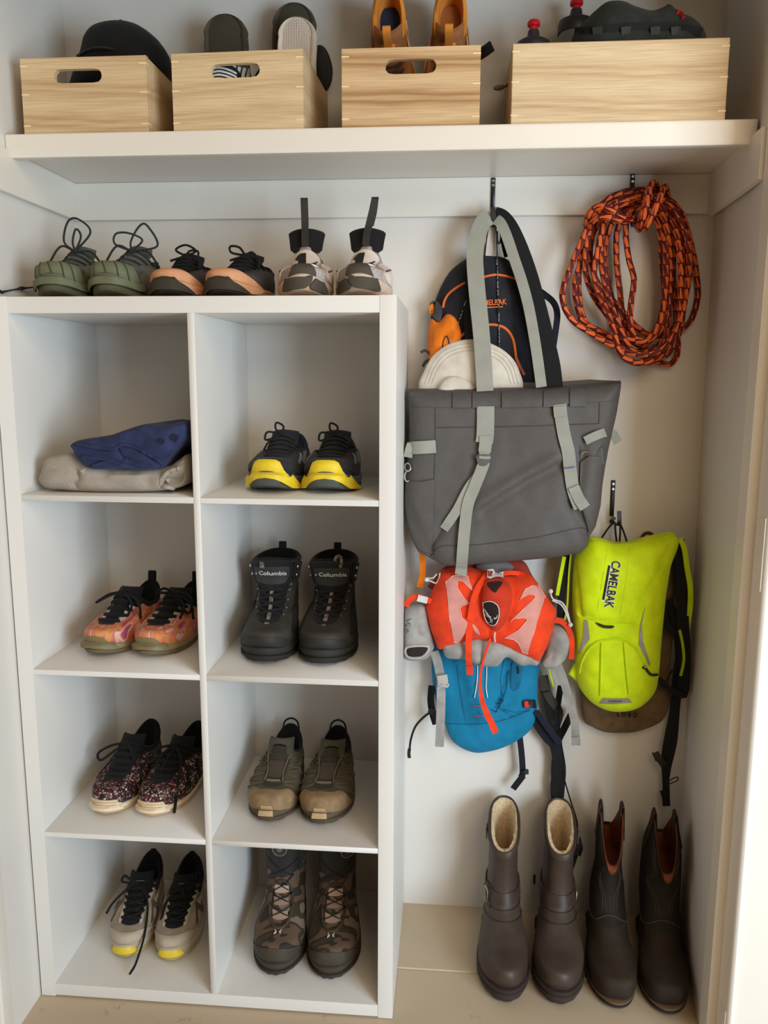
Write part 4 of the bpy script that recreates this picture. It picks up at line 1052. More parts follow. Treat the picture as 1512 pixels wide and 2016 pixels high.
def columbia_boot(label, toe, heel, side, loop, word):
    L, W, hs = .30, .124, .030
    H = .182
    s = start('hiking_boot', label, 'boot', 'black lace-up hiking boots', toe, heel, .055, Z2, L, W, side,
              boot_rings(L, hs, .068, .112, H, (.043, .046, .050), .145, W=W, top=(.006, -.004, .006), shaft=[(.45, .150, L-.022, .046, (0, 0, 0)), (1, .140, L-.02, .053, (.010, -.004, .004))]), .012)
    UP = leather((56, 53, 47), (68, 64, 56), .7, 20, .25); DK = cloth((27, 27, 28), .85)
    s.add('upper', s.shell(60, 5), UP); s.add('lining', s.lining((7.6, 7, 6.5, 6), .010), LINB)
    s.add('midsole', sole_geo(s, hs, 1.05, z0=.012), plain((42, 40, 36), .75)); s.add('outsole', sole_geo(s, .013, 1.05, tread=34, amp=.05), plain((36, 33, 28), .85))
    s.add('toe_cap', s.poly([(-1.0, .05), (-.85, .9), (-.5, 1.35), (0, 1.4), (.5, 1.35), (.85, .9), (1.0, .05), (0, .0)], .001, .002), plain((38, 36, 32), .7, bump=.1))
    s.add('lace_field', s.poly([(-.42, 3.9), (-.55, 5), (-.7, 6), (-.8, 7), (.8, 7), (.7, 6), (.55, 5), (.42, 3.9), (0, 3.75)], .0006, .001), cloth((22, 22, 22), .9))
    for sg in (-1, 1):
        s.add('collar_flap', s.poly([(sg*1.0, 6.7), (sg*.92, 7.4), (sg*.98, 7.95), (sg*1.5, 7.9), (sg*2.0, 7.6), (sg*1.8, 6.7)], .001, .003, smooth=False), DK)
        for v in (7.2, 7.7): s.add('lace_hook', sphere(s.at(sg*1.12, v, .006), .0042, 8), METAL)
        for v, a in ((4.3, .58), (4.9, .68), (5.5, .76), (6.2, .86), (6.6, .92)):
            s.add('eyelet', sphere(s.at(sg*a, v, .002), .0026, 8), plain((150, 150, 146), .35, metal=.8))
            s.add('eyelet_tab', s.poly([(sg*(a-.14), v-.12), (sg*(a-.14), v+.14), (sg*(a+.12), v+.18), (sg*(a+.12), v-.16)], .0008, .0012, step=.1, smooth=False), plain((58, 57, 53), .6))
        s.add('side_panel', s.poly([(sg*1.1, 1.3), (sg*1.05, 3.2), (sg*1.15, 5.0), (sg*1.6, 6.2), (sg*2.3, 5.5), (sg*2.6, 1.5)], .0005, .001), leather((36, 35, 33), (44, 42, 39), .65))
    laces(s, lambda v: .5+.06*(v-4), (4.3, 4.9, 5.5, 6.2, 6.6), cloth((26, 25, 24)), r=.003)
    s.add('lace_strip', s.band([(0, 4.0), (0, 5), (0, 6), (0, 6.7)], .008, .004, .002), cells([(150, 136, 128), (96, 86, 82)], 300))
    s.add('vamp_rivet', disc(s.at(0, 3.62, .001), .006, .002, 14, s.N(0, 3.62)), METAL)
    t = s.add('tongue', s.poly([(-.72, 6.75), (-.80, 7.4), (-.80, 8.0), (.80, 8.0), (.80, 7.4), (.72, 6.75), (0, 6.65)], .003, .006, smooth=False), DK)
    pt = s.add('tongue_patch', s.poly([(-.58, 6.9), (-.66, 7.35), (-.64, 7.72), (.64, 7.78), (.66, 7.35), (.5, 6.9), (0, 6.8)], .0085, .0016, smooth=False), plain((42, 42, 42), .6, bump=.1))
    TX = plain((206, 202, 196), .5)
    add('lettering', s.text(word, (.06, 7.45), .26, 1.02, .012, .9, 1, 0, .0112), TX, pt, local=True)
    for k in range(4):
        a = PI/4*k*2+.3
        add('flower_mark', s.poly([(-.56+.05*math.cos(a+q)*r, 7.40+.055*math.sin(a+q)*r) for q, r in ((0, .2), (.5, .8), (.9, 1), (1.2, .4))], .0106, .0006, step=.05, smooth=False), TX, pt, local=True)
    c = s.at(0 if not loop else .25, 8, .004)
    if loop: s.add('tongue_loop', tube(cv([c+Vector((-.007, .002, -.004)), c+Vector((-.007, .0, .006)), c+Vector((-.002, .0, .012)), c+Vector((.004, .0, .010)), c+Vector((.006, -.001, .002)), c+Vector((.003, -.003, -.012))], 5), .0034, 8, flat=.6), cells([(140, 128, 120), (92, 84, 80)], 300))
    else: s.add('tongue_loop', s.band([(-.25, 7.98), (-.25, 7.85), (-.26, 7.72)], .010, .011, .002), cells([(140, 128, 120), (92, 84, 80)], 300))
    heel_loop(s, BLACKC, .016, .016, .003)
columbia_boot('black hiking boot with white lettering on its tongue, left one of the pair', (515, 1292), (562, 1110), 1, False, 'Columbia')
columbia_boot('black hiking boot with looped tongue tab, right one of the pair', (632, 1303), (660, 1110), -1, True, 'Columbia')

CAMO = blotch([(44, 39, 33), (74, 62, 49), (56, 50, 42), (104, 84, 68), (64, 57, 46), (126, 112, 97), (42, 37, 32)], 11, .75, 'CONSTANT', .8)
def camo_boot(label, toe, heel, side, dialx):
    L, W, hs = .305, .121, .030
    s = start('camouflage_boot', label, 'boot', 'camouflage boots', toe, heel, .05, Z4, L, W, side,
              boot_rings(L, hs, .072, .125, .262, (.044, .046, .047), .150, W=W, toe_n=2.5), .012)
    s.add('upper', s.shell(60, 5), CAMO); s.add('lining', s.lining((7.6, 7, 6.5, 6), .008), LINB)
    s.add('midsole', sole_geo(s, hs, 1.05, z0=.012), plain((66, 58, 46), .8)); s.add('outsole', sole_geo(s, .013, 1.06, tread=40, amp=.06), plain((58, 48, 38), .85))
    s.add('toe_cap', s.poly([(-1.2, .05), (-1.0, .8), (-.7, 1.5), (0, 1.8), (.7, 1.5), (1.0, .8), (1.2, .05), (0, .0)], .001, .002), leather((64, 58, 50), (78, 70, 58), .75))
    s.add('shaft_panel', s.poly([(-.85, 6.5), (-.82, 7.3), (-.82, 7.95), (.82, 7.95), (.82, 7.3), (.85, 6.5), (0, 6.3)], .001, .003, smooth=False), leather((38, 37, 36), (46, 44, 42), .6))
    for sg in (-1, 1): s.add('collar_edge', s.band([(sg*.98, 6.4), (sg*.96, 7.2), (sg*.98, 7.95)], .014, .002, .003), cloth((54, 48, 42)))
    s.add('vamp_ring', tube([s.at(.52*math.cos(a)*(1+.25*max(0, math.sin(a))), 4.95+1.25*math.sin(a), .002) for a in np.linspace(0, 2*PI, 36)[:-1]], .0035, 6, closed=True), leather((70, 58, 44), (86, 70, 52), .7))
    for v, c in ((4.2, (170, 144, 126)), (4.9, (150, 124, 108)), (5.6, (178, 152, 134))):
        s.add('lace_guide', s.poly([(-.3, v), (-.36, v+.45), (.3, v+.4), (.34, v+.05)], .002, .0016, smooth=False), plain(c, .6))
    for a in ((4.2, 4.9), (4.9, 5.6), (5.6, 6.4)):
        for sg in (-1, 1): s.add('wire_lace', s.line([(-sg*.5, a[0]), (0, (a[0]+a[1])/2), (sg*.52, a[1])], .0013, .005), BLACKP)
    for sg in (-1, 1): s.add('wire_lace', s.line([(sg*.5, 6.35), (0, 6.55), (-sg*.7, 6.85)], .0013, .005), BLACKP)
    d = s.at(dialx, 7.35, .004); nn = s.N(dialx, 7.35)
    o = s.add('dial', disc(d, .0185, .010, 28, nn), plain((52, 51, 49), .4))
    s.add('dial_rim', oval_tube(d+nn*.009, nn.orthogonal().normalized()*.0165, nn.cross(nn.orthogonal()).normalized()*.0165, .0016, 28), plain((120, 116, 110), .35), o)
    s.add('dial_hub', disc(d+nn*.010, .006, .002, 14, nn), plain((110, 106, 100), .35), o)
    # two small facing curves of the maker's mark on the vamp
    for sg in (-1, 1):
        s.add('maker_mark', s.poly([(sg*.03, 3.42), (sg*.12, 3.62), (sg*.12, 3.50), (sg*.075, 3.42), (sg*.12, 3.34), (sg*.12, 3.22)], .0022, .0008, step=.05, smooth=False), plain((214, 204, 188), .5))
camo_boot('camouflage lace-dial boot in the bottom right cell, left of the pair', (538, 1925), (578, 1720), 1, -.05)
camo_boot('camouflage lace-dial boot in the bottom right cell, right of the pair', (651, 1936), (663, 1720), -1, .42)

# tan boots standing toe down in the third crate
def tan_boot(label, px, Y, side, roll, tw, inside):
    L, W, hs = .285, .100, .024
    b = P(px, 200, y=Y); z0 = SZ+.0135
    r = thing('tan_shoe', label, 'shoe', (b.x, Y, z0), 0, 'tan shoes in the streaky crate')
    r.rotation_mode = 'XYZ'
    r.rotation_euler = (PI/2-.10, roll, 0)
    s = Shoe(r, L, W, side, low_rings(L, hs, .056, .098, .070, .104, toe_n=2.3, wr=.66), .004)
    TA = leather((146, 92, 48), (168, 110, 60), .7, 22, .2); OR = cloth((206, 130, 46), .8)
    s.add('upper', s.shell(), TA); s.add('lining', s.lining(.045, .010, floor=.034), OR)
    s.add('insole', s.poly([(a, b_) for a, b_ in ((.2, 6.9), (.3, 6.9), (.3, 7.0), (.2, 7.0))], .0, .001, step=.1, smooth=False), OR)
    y1, y2 = .16, L-.03
    add('footbed', box(-.022, .022, y1, y2, .036, .040, .002), cloth(inside, .9), r, local=True)
    s.add('midsole', sole_geo(s, hs, 1.03, z0=.008), plain((206, 186, 160), .7)); s.add('outsole', sole_geo(s, .009, 1.02, tread=30), plain((150, 96, 54), .8))
    for sg in (-1, 1):
        s.add('eyestay', s.poly([(sg*.5, 4.0), (sg*.62, 5.4), (sg*.85, 6.8), (sg*1.25, 6.6), (sg*1.0, 5), (sg*.8, 3.8)], .001, .002), leather((134, 84, 44), (150, 96, 52), .7))
        s.add('side_seam', s.line([(sg*1.5, .6), (sg*1.4, 3), (sg*1.7, 6.2)], .0014, .001), plain((206, 160, 96)))
    laces(s, um_default, (4.4, 5.0, 5.6), cloth((70, 52, 38)), r=.0024)
    s.add('throat', throat(s, um_default, 3.6), leather((120, 72, 38), (132, 82, 44), .7))
    t = tongue(s, .052, tw, .016, leather((126, 76, 40), (140, 88, 48), .7), th=.008, curve=.008)
    c = s.at(0, 7, .001)
    s.add('tongue_loop', ribbon(cv([c+Vector((0, -.004, -.004)), c+Vector((0, .002, .012)), c+Vector((0, .012, .036)), c+Vector((0, .020, .040)), c+Vector((0, .018, .030))], 5), .015, .003), OR)
    heel_loop(s, BLACKC, .016, .014)
tan_boot('tan leather shoe with orange lining standing left in the streaky crate', 775, .285, 1, -.03, .020, (36, 44, 66))
tan_boot('tan leather shoe with orange tongue loop standing right in the streaky crate', 880, .285, -1, .02, .022, (150, 92, 44))

# sheepskin lined engineer boots on the floor
EN = leather((60, 49, 41), (74, 61, 51), .48, 14, .25, 260); EN2 = leather((56, 45, 38), (68, 55, 46), .48)
FL = fleece((196, 170, 130), (232, 212, 178)); FLR = plain((50, 39, 34), .7, bump=.1)
def fuzzy(g, a, sc=130):
    return [v+Vector((noise.noise(v*sc)*a, noise.noise(v*sc+Vector((9, 0, 0)))*a, noise.noise(v*sc+Vector((0, 9, 0)))*a)) for v in g[0]], g[1]
def engineer_boot(label, toe, heel, side, y0):
    L, W, hs, H = .30, .117, .030, .322
    s = start('harness_boot', label, 'boot', 'sheepskin lined boots', toe, heel, y0, 0.0, L, W, side,
              boot_rings(L, hs, .078, .140, H, (.038, .033, .036), .150, W=W, toe_n=2.35, shaft=[(.25, .158, L-.018, .034, (0, 0, 0)), (.65, .152, L-.014, .0335, (0, 0, 0)), (1, .140, L-.014, .036, (-.056, -.020, .006))]), .010)
    s.add('upper', s.shell(60, 5), EN)
    s.add('fleece_lining', fuzzy(s.lining((8.85, 8.3, 7.8, 7.2), .012, nu=60, lift=-.001, start=.005), .0022), FL)
    s.add('cuff', loft([[s.S(2*PI*k/60, s.n)+ (Vector((0, (.140+L-.014)/2, s.S(2*PI*k/60, s.n).z))-s.S(2*PI*k/60, s.n)).normalized()*a+Vector((0, 0, dz)) for k in range(60)] for a, dz in ((-.0012, -.012), (-.001, 0), (.0008, .0022), (.0045, .0022), (.0062, 0), (.0062, -.008))]), EN2)
    s.add('midsole', sole_geo(s, hs, 1.05, z0=.016, hf=1.0), FLR)
    s.add('outsole', sole_geo(s, .018, 1.045, tread=26, amp=.04), plain((56, 43, 38), .85, bump=.1))
    s.add('heel_block', loft([[ringpt(dict(yf=L-.085, yb=L-.004, wf=.80*q, zf=z, zs=z, zb=z, foot=0, bend=0), 2*PI*k/40, W, side) for k in range(40)] for q, z in ((.97, .0005), (1, .004), (1, .02))], cap0=True, cap1=True), plain((52, 40, 35), .85))
    s.add('ankle_strap', s.band([(u, 6.1+.05*math.cos(u)) for u in np.linspace(-2.6, 2.6, 23)], .026, .002, .003, n=2), EN2)
    s.add('vamp_seam', s.line([(u, 5.05-.12*u*u) for u in np.linspace(-1.5, 1.5, 15)], .0013, .0006, n=2), plain((44, 35, 30)))
    s.add('shaft_seam', s.line([(u, 5.6-.05*u*u) for u in np.linspace(-1.5, 1.5, 15)], .0013, .0006, n=2), plain((44, 35, 30)))
    sg = -side*1.0; ub = .98 if side > 0 else 1.25
    q = s.at(sg*ub, 6.0, .006); n_ = s.N(sg*ub, 6.0); e = n_.cross(Vector((0, 0, 1))).normalized()
    o = s.add('buckle', tube([q+e*(.011*a)+Vector((0, 0, .019*b)) for a, b in ((-1, -.6), (0, -1), (1, -.6), (1, .6), (0, 1), (-1, .6))], .0022, 8, closed=True), plain((176, 170, 158), .35, metal=1))
    s.add('buckle_pin', tube([q+Vector((0, 0, -.018))+n_*.001, q+Vector((0, 0, .017))+n_*.003], .0015, 6), METAL, o)
    s.add('buckle_leather', s.poly([(sg*(ub-.16), 5.4), (sg*(ub-.14), 6.5), (sg*(ub+.15), 6.6), (sg*(ub+.15), 5.4)], .001, .002, smooth=False), EN2)
    tp = s.n
    s.add('top_strap', s.band([(sg*1.0, tp-.55), (sg*1.4, tp-.55), (sg*1.9, tp-.55)], .016, .002, .003), EN2)
    q = s.at(sg*1.5, tp-.55, .006); n_ = s.N(sg*1.5, tp-.55); e = n_.cross(Vector((0, 0, 1))).normalized()
    s.add('top_buckle', tube([q+e*(.009*a)+Vector((0, 0, .013*b)) for a, b in ((-1, -1), (1, -1), (1, 1), (-1, 1))], .002, 8, closed=True), plain((110, 104, 96), .35, metal=1))
    s.add('rim_seam', s.line([(u, tp-.22) for u in np.linspace(-1.5, 1.5, 13)], .0012, .0006, n=2), plain((52, 42, 36)))
engineer_boot('brown sheepskin lined harness boot on the floor, left one, its ankle buckle showing', (993, 1984), (992, 1740), 1, .055)
engineer_boot('brown sheepskin lined harness boot on the floor under the hanging black straps', (1102, 1989), (1088, 1740), -1, .058)

# western boots
WE = leather((40, 31, 22), (54, 41, 28), .78, 30, .5, 200); WE2 = leather((30, 25, 20), (38, 31, 24), .75, 30, .4)
def western_boot(label, toe, heel, side, y0, darker, H, half):
    L, W, hs = .305, .107, .016
    s = start('western_boot', label, 'boot', 'western boots', toe, heel, y0, 0.0, L, W, side,
              boot_rings(L, hs+.006, .068, .150, H, half[:3], .150, W=W, toe_n=3.1, shaft=[(.35, .160, L-.024, half[1], (0, 0, 0)), (.72, .150, L-.018, half[2], (-.02, 0, 0)), (1, .128, L-.012, half[3], (-.078, .030, -.055))]), .008)
    A, B = (WE2, leather((36, 27, 20), (48, 35, 25), .78, 30, .5, 200)) if darker else (WE2, WE)
    s.add('shaft', s.shell(60, 5, 5, s.n), A)
    s.add('foot', s.shell(60, 5, 0, 5), B)
    s.add('lining', s.lining((8.8, 8.3, 7.8, 7.2), .0035, nu=60, lift=.001), leather((110, 54, 24), (126, 64, 30), .6))
    s.add('welt', sole_geo(s, hs, 1.065, z0=.006), plain((104, 82, 60), .6)); s.add('outsole', sole_geo(s, .007, 1.05), plain((52, 42, 34), .7))
    s.add('heel_block', loft([[ringpt(dict(yf=L-.078, yb=L-.002, wf=.76*q, zf=z, zs=z, zb=z, foot=0, bend=0), 2*PI*k/40, W, side) for k in range(40)] for q, z in ((.92, .0005), (.96, .01), (1, .03))], cap0=True, cap1=True), plain((40, 32, 27), .7))
    ST = plain((74, 64, 52), .8)
    s.add('vamp_seam', s.line([(u, 5.15+.35*math.cos(2.4*u)) for u in np.linspace(-1.5, 1.5, 21)], .0014, .001, n=2), ST)
    for q in (.0, .16):
        for sg in (-1, 1):
            s.add('shaft_stitch', s.line([(sg*(.18+q), 5.7), (sg*(.30+q), 6.3), (sg*(.75+q), 6.9), (sg*(.35+q), 7.5), (sg*(.6+q), 8.2), (sg*(1.0+q), 8.8)], .0006, .0003), ST)
    for sg in (-1, 1):
        u = sg*PI/2; c = s.at(u, s.n, 0)
        s.add('pull_strap', ribbon(cv([s.at(u, s.n-.9, .002), s.at(u, s.n-.2, .002), c+Vector((sg*.001, 0, .014)), c+Vector((-sg*.004, 0, .014)), c+Vector((-sg*.007, 0, -.04))], 4), .024, .003, Vector((0, 1, 0))), B)
        s.add('side_piping', s.band([(u, 6.0), (u, 7.5), (u, 8.8)], .006, .001, .001), B)
western_boot('dark brown square toed western boot on the floor, left of the two, tan lining open', (1212, 1987), (1192, 1740), 1, .060, False, .312, (.038, .029, .029, .025))
western_boot('dark brown square toed western boot on the floor in the right corner', (1318, 2004), (1284, 1740), -1, .052, True, .302, (.044, .044, .040, .024))
# ---------------------------------------------------------------- folded clothes
def webbing(pts, w, Y=.3, t=.002, n=5, tw=0):
    """hanging strap: pixel path at depth Y (or the third number of a point), lying flat to the wall"""
    q = cv(px_path(pts, Y), n); wd = []
    for i in range(len(q)):
        d = q[min(i+1, len(q)-1)]-q[max(i-1, 0)]
        v = d.cross(Vector((0, 1, 0))); wd.append(v.normalized() if v.length > 1e-9 else Vector((1, 0, 0)))
    return ribbon(q, w, t, wd)
def cord(pts, r, Y=.3, n=5, m=6): return tube(cv(px_path(pts, Y), n), r, m)
def fit_base(px, Y, z): p = P(px, 900, y=Y); return (p.x, Y, z)

HG = heather((138, 130, 119), (186, 176, 163))
pz = Z1+.0005
g = pillow([(80, 946), (85, 928), (94, 904), (121, 898), (140, 895), (160, 902), (182, 915), (240, 922), (325, 922), (350, 910), (368, 898), (375, 910), (375, 937), (368, 957), (330, 968), (262, 972), (172, 971), (127, 968), (94, 964)],
           .055, .03, back=.27, res=.0095, p=2.2, pb=4, R=.035, wr=[(.016, 16, 34, 1), (.007, 50, 70, 5)],
           crease=[([(142, 905), (150, 935), (142, 960)], .010, .006), ([(318, 955), (330, 950), (352, 946)], .022, .006), ([(255, 935), (270, 925), (280, 918)], .008, .005), ([(95, 930), (150, 940), (200, 935)], .005, .006)])
zmin = min(v[2] for v in g[0]); g = ([v+Vector((0, 0, pz-zmin)) for v in g[0]], g[1])
swp = thing('folded_sweatpants', 'heather grey sweatpants folded flat under the navy shorts', 'clothes', fit_base(230, .1, pz))
add('fabric', g, HG, swp); S = Surf(g)
add('hem_fold', tube(S.path([(352, 922), (332, 928), (318, 944), (320, 956), (345, 962)], .002), .0045, 8), HG, swp)
NVY = cloth((44, 52, 86), .9, .15, 30)
g = pillow([(144, 876), (154, 867), (195, 860), (217, 857), (251, 845), (285, 835), (307, 836), (330, 837), (350, 831), (372, 832), (375, 860), (352, 884), (332, 905), (319, 922), (285, 926), (247, 922), (195, 924), (172, 916), (157, 899), (148, 883)],
           .034, .027, back=.25, res=.0085, p=2.6, pb=4, R=.018, wr=[(.006, 24, 50, 11), (.003, 70, 90, 8)],
           crease=[([(150, 882), (185, 884), (222, 888), (235, 882), (250, 878), (285, 896), (314, 918)], .008, .004), ([(165, 896), (195, 890), (230, 897), (250, 905)], .007, .004), ([(175, 912), (205, 908), (230, 908), (245, 915)], .007, .0035), ([(232, 892), (245, 905), (290, 916)], .007, .0035), ([(260, 856), (300, 865), (340, 870)], .006, .005)])
sho = thing('folded_shorts', 'navy blue shorts folded on top of the grey sweatpants', 'clothes', fit_base(260, .1, pz+.035))
add('fabric', g, NVY, sho); S = Surf(g)
add('waist_hem', stroke(S, [(150, 874), (185, 880), (222, 884), (236, 877), (252, 876), (288, 892), (318, 912), (316, 921)], .0032, .002), NVY, sho)
add('leg_hem', stroke(S, [(162, 899), (190, 902), (215, 905), (235, 913), (262, 918)], .0028, .002), NVY, sho)
add('leg_hem', stroke(S, [(180, 918), (205, 909), (225, 908), (245, 918), (280, 923)], .0026, .002), NVY, sho)
for c, k in (((316, 869), 8), ((342, 862), 10)):
    add('faded_mark', patch(S, [(c[0]-k, c[1]), (c[0]-k*.2, c[1]-k*.8), (c[0]+k, c[1]-k*.3), (c[0]+k*.4, c[1]+k*.8)], .0006, .0006, 3), cloth((34, 36, 58)), sho)

# ---------------------------------------------------------------- hooks on the wall
def hook(label, px, y0, y1, drop, lip, out=.05, off=0):
    a, b = P(px, y0, y=YB-.016), P(px+1, y1, y=YB-.016)
    yw = YB-.0142 if b.z > 1.66 else YB-.0003
    if b.z < 1.668 < a.z: yw = YB-.0142
    h = thing('wall_hook', label, 'hook', (a.x, yw, b.z), 0, 'black steel hooks')
    w = .0045
    add('plate', box(a.x-w, a.x+w, yw-.004, yw, b.z, a.z, .0008, 1), BLKMETAL, h)
    L = px_path([(px, y1)], yw-.002)[0]; D = P(px+off, drop, y=yw-out); Lp = P(px+off, lip, y=yw-out)
    add('hook_arm', ribbon(cv([L, Vector((a.x, yw-.006, L.z-.010)), Vector((D.x, (yw+D.y)/2, D.z-.004)), D+Vector((0, .006, -.003)), D+Vector((0, -.001, .006)), Lp], 5), .009, .004), BLKMETAL, h)
    for q in (.10, .24):
        c = Vector((a.x, yw-.004, a.z-(a.z-b.z)*q))
        s_ = add('screw', disc(c, .0032, .0012, 12), METAL, h)
    return h
hook('black steel hook under the shelf holding the grey tote bag', 971.5, 350, 412, 437, 408)
hook('black steel hook under the shelf holding the orange rope', 1246, 341, 410, 436, 402, .055, 6)
hook('black steel hook low on the wall above the neon yellow pack', 1210, 947, 1018, 1032, 1006, .045, 9)

# ---------------------------------------------------------------- black and orange hydration backpack behind the tote
BK = cloth((34, 36, 44), .85, .15); ORG = cloth((232, 120, 20), .7, .12); ORP = cloth((226, 112, 44), .6)
hp = thing('hydration_pack', 'black hydration backpack with orange piping hanging behind the grey tote', 'backpack', (P(960, 900, y=.34).x, .34, 1.16))
g = pillow([(917, 510), (935, 504), (960, 503), (988, 506), (1008, 518), (1024, 545), (1038, 590), (1052, 630), (1062, 690), (1066, 760), (1060, 860), (1030, 930), (960, 950), (890, 930), (852, 860), (842, 760), (841, 690), (846, 635), (856, 596), (868, 564), (888, 532)],
           .350, .046, back=.028, res=.010, p=2.2, R=.075, wr=[(.006, 20, 20, 4), (.003, 60, 60, 9)],
           crease=[([(880, 590), (905, 560), (960, 550), (1010, 560), (1030, 600)], .005, .006), ([(1000, 620), (1020, 590)], .005, .005), ([(900, 640), (960, 632), (1010, 640)], .004, .005)])
add('body', g, BK, hp); S = Surf(g)
add('piping', stroke(S, [(872, 606), (876, 590), (888, 574), (917, 556), (953, 545), (981, 541), (1016, 550), (1028, 566)], .0026, .001), ORP, hp)
add('zipper', stroke(S, [(890, 700), (903, 667), (930, 648), (966, 639), (994, 646), (1010, 668), (1016, 704)], .0030, .001), ORP, hp)
add('zip_pull', strap(S, [(1016, 704), (1022, 718), (1032, 738)], .006, .004, .003), plain((176, 84, 54), .6), hp)
add('side_pocket', patch(S, [(863, 634), (880, 618), (898, 628), (908, 656), (902, 680), (870, 696), (850, 722), (842, 712), (842, 668), (848, 628)], .001, .004, 4, dome=.012, domeR=16), ORG, hp)
add('pocket_trim', stroke(S, [(870, 700), (873, 672), (880, 662), (884, 678), (876, 698)], .002, .016), cloth((60, 56, 58)), hp)
add('side_buckle', patch(S, [(846, 598), (858, 592), (870, 606), (868, 628), (860, 632), (850, 618)], .004, .006, 4), plain((70, 74, 82), .5), hp)
add('buckle_tab', patch(S, [(845, 604), (852, 598), (854, 614), (848, 618)], .012, .004, 4), ORG, hp)
for a in (((848, 700), (838, 690), (828, 694)), ((846, 708), (838, 712), (832, 722))):
    add('zip_pull', cord([(x, y) for x, y in a], .0030, .318), plain((58, 52, 52), .6), hp)
add('cord_front', stroke(S, [(978, 508), (980, 566), (982, 620), (983, 690), (984, 750)], .0016, .004), cells([(30, 30, 34), (130, 130, 134)], 320), hp)
add('cord_side', stroke(S, [(918, 590), (908, 620), (898, 648), (888, 676)], .0016, .006), cells([(30, 30, 34), (140, 140, 144)], 320), hp)
add('hang_loop', cord([(954, 508, .33), (958, 470, .325), (964, 440, .322), (972, 437, .322), (976, 445, .322), (978, 480, .325), (979, 510, .32)], .0014), BLACKP, hp)
add('hang_loop', cord([(980, 440, .318), (986, 455, .316), (984, 478, .316), (980, 476, .316), (979, 455, .317)], .0018), BLACKP, hp)
add('reservoir_tag', webbing([(966, 444, .335), (965, 470, .338), (966, 506, .338)], .022, .336, .0015), plain((206, 202, 194), .6), hp)
add('lettering', text_on(S, 'CAMELBAK', (966, 596), 15, -3, .02, .82, .003), ORP, hp)
add('letter_bar', strap(S, [(944, 606), (966, 605), (990, 604)], .0022, .003, .001), ORP, hp)
NAV = cloth((28, 32, 48), .85)
add('shoulder_strap', webbing([(1060, 572, .345), (1072, 580, .33), (1090, 596, .325), (1097, 618, .325), (1094, 650, .33), (1086, 700, .34), (1076, 740, .345)], .013, .33, .005), NAV, hp)
add('haul_strap', webbing([(1000, 505, .345), (994, 480, .338), (990, 455, .333), (985, 436, .327)], .016, .34, .003), BLACKC, hp)
add('shoulder_strap', webbing([(830, 1078, .335), (832, 1105, .332), (832, 1130, .334), (826, 1156, .338)], .014, .335, .006), ORG, hp)

# cream cap standing in the tote
CRC = cloth((206, 198, 184), .9, .06)
cc = thing('baseball_cap', 'cream cap standing brim up inside the grey tote bag', 'cap', (P(930, 760, y=.285).x, .285, 1.22))
g = pillow([(824, 762), (834, 732), (850, 703), (873, 683), (898, 672), (925, 668), (950, 671), (975, 680), (996, 693), (1014, 712), (1024, 734), (1030, 760), (1020, 800), (930, 812), (840, 800)],
           .285, .016, back=.010, res=.009, p=2, R=.09, bump=((930, 740, .05, .012),))
add('brim', g, CRC, cc); S = Surf(g)
for k in (0, 1, 2):
    add('stitch_row', stroke(S, [(836+k*7, 756), (852+k*6, 716+k*4), (880+k*4, 688+k*6), (930, 676+k*7), (982-k*4, 692+k*6), (1008-k*6, 718+k*4), (1020-k*7, 756)], .0008, .0003), cloth((182, 174, 160)), cc)
g = pillow([(862, 770), (870, 752), (884, 742), (905, 741), (925, 750), (940, 768), (930, 800), (870, 800)], .262, .012, back=.012, res=.008, wr=[(.006, 40, 40, 2)])
add('crown', g, CRC, cc)

# ---------------------------------------------------------------- grey tote bag
TG = plain((82, 77, 74), .6, spec=.35, var=.03, bump=.02, scale=120); TG2 = plain((78, 75, 74), .55, spec=.35, var=.03, bump=.02, scale=120)
WEB = cloth((150, 150, 140), .8, .03, 30, 600, .3)
tt = thing('tote_bag', 'large dark grey tote bag with pale grey webbing straps', 'bag', (P(1000, 1100, y=.26).x, .26, .93))
ol = [(800, 766), (830, 765), (880, 765), (932, 764), (1000, 763), (1070, 762), (1112, 760), (1160, 756), (1200, 751), (1221, 749), (1223, 753), (1219, 780), (1213, 815), (1205, 850), (1197, 885), (1191, 918), (1186, 951), (1182, 994), (1172, 1035), (1160, 1054), (1157, 1072), (1142, 1087), (1084, 1097), (993, 1105), (902, 1112), (872, 1112), (853, 1101), (822, 1084), (808, 1058), (800, 1028), (795, 994), (796, 945), (803, 900), (806, 850), (804, 800)]
g = pillow(ol, .27, .042, back=.028, res=.0095, p=2.4, R=.045, smooth=False, wr=[(.005, 9, 9, 6), (.0018, 30, 30, 2)],
           crease=[([(944, 994), (1010, 950), (1096, 902)], -.010, .014), ([(950, 1004), (1015, 962), (1100, 916)], .008, .010), ([(874, 1040), (852, 1070), (846, 1092)], .010, .008), ([(1120, 990), (1142, 1020), (1158, 1054)], .008, .010), ([(800, 1000), (830, 1060), (850, 1100)], .006, .012), ([(1150, 880), (1140, 980)], .006, .008)])
g = clampg(g, .7612)
add('body', g, TG, tt); S = Surf(g)
add('top_band', patch(S, [(801, 767), (880, 767), (980, 765), (1110, 762), (1220, 752), (1214, 788), (1110, 796), (980, 800), (880, 802), (806, 800)], .0012, .002, 8, smooth=False), TG2, tt)
back = [(802, 767), (880, 760), (930, 759), (975, 750), (1030, 752), (1070, 754), (1120, 750), (1160, 747), (1221, 750), (1216, 800), (806, 800)]
add('back_panel', pillow(back, .293, .003, back=.003, res=.012, smooth=False), TG2, tt)
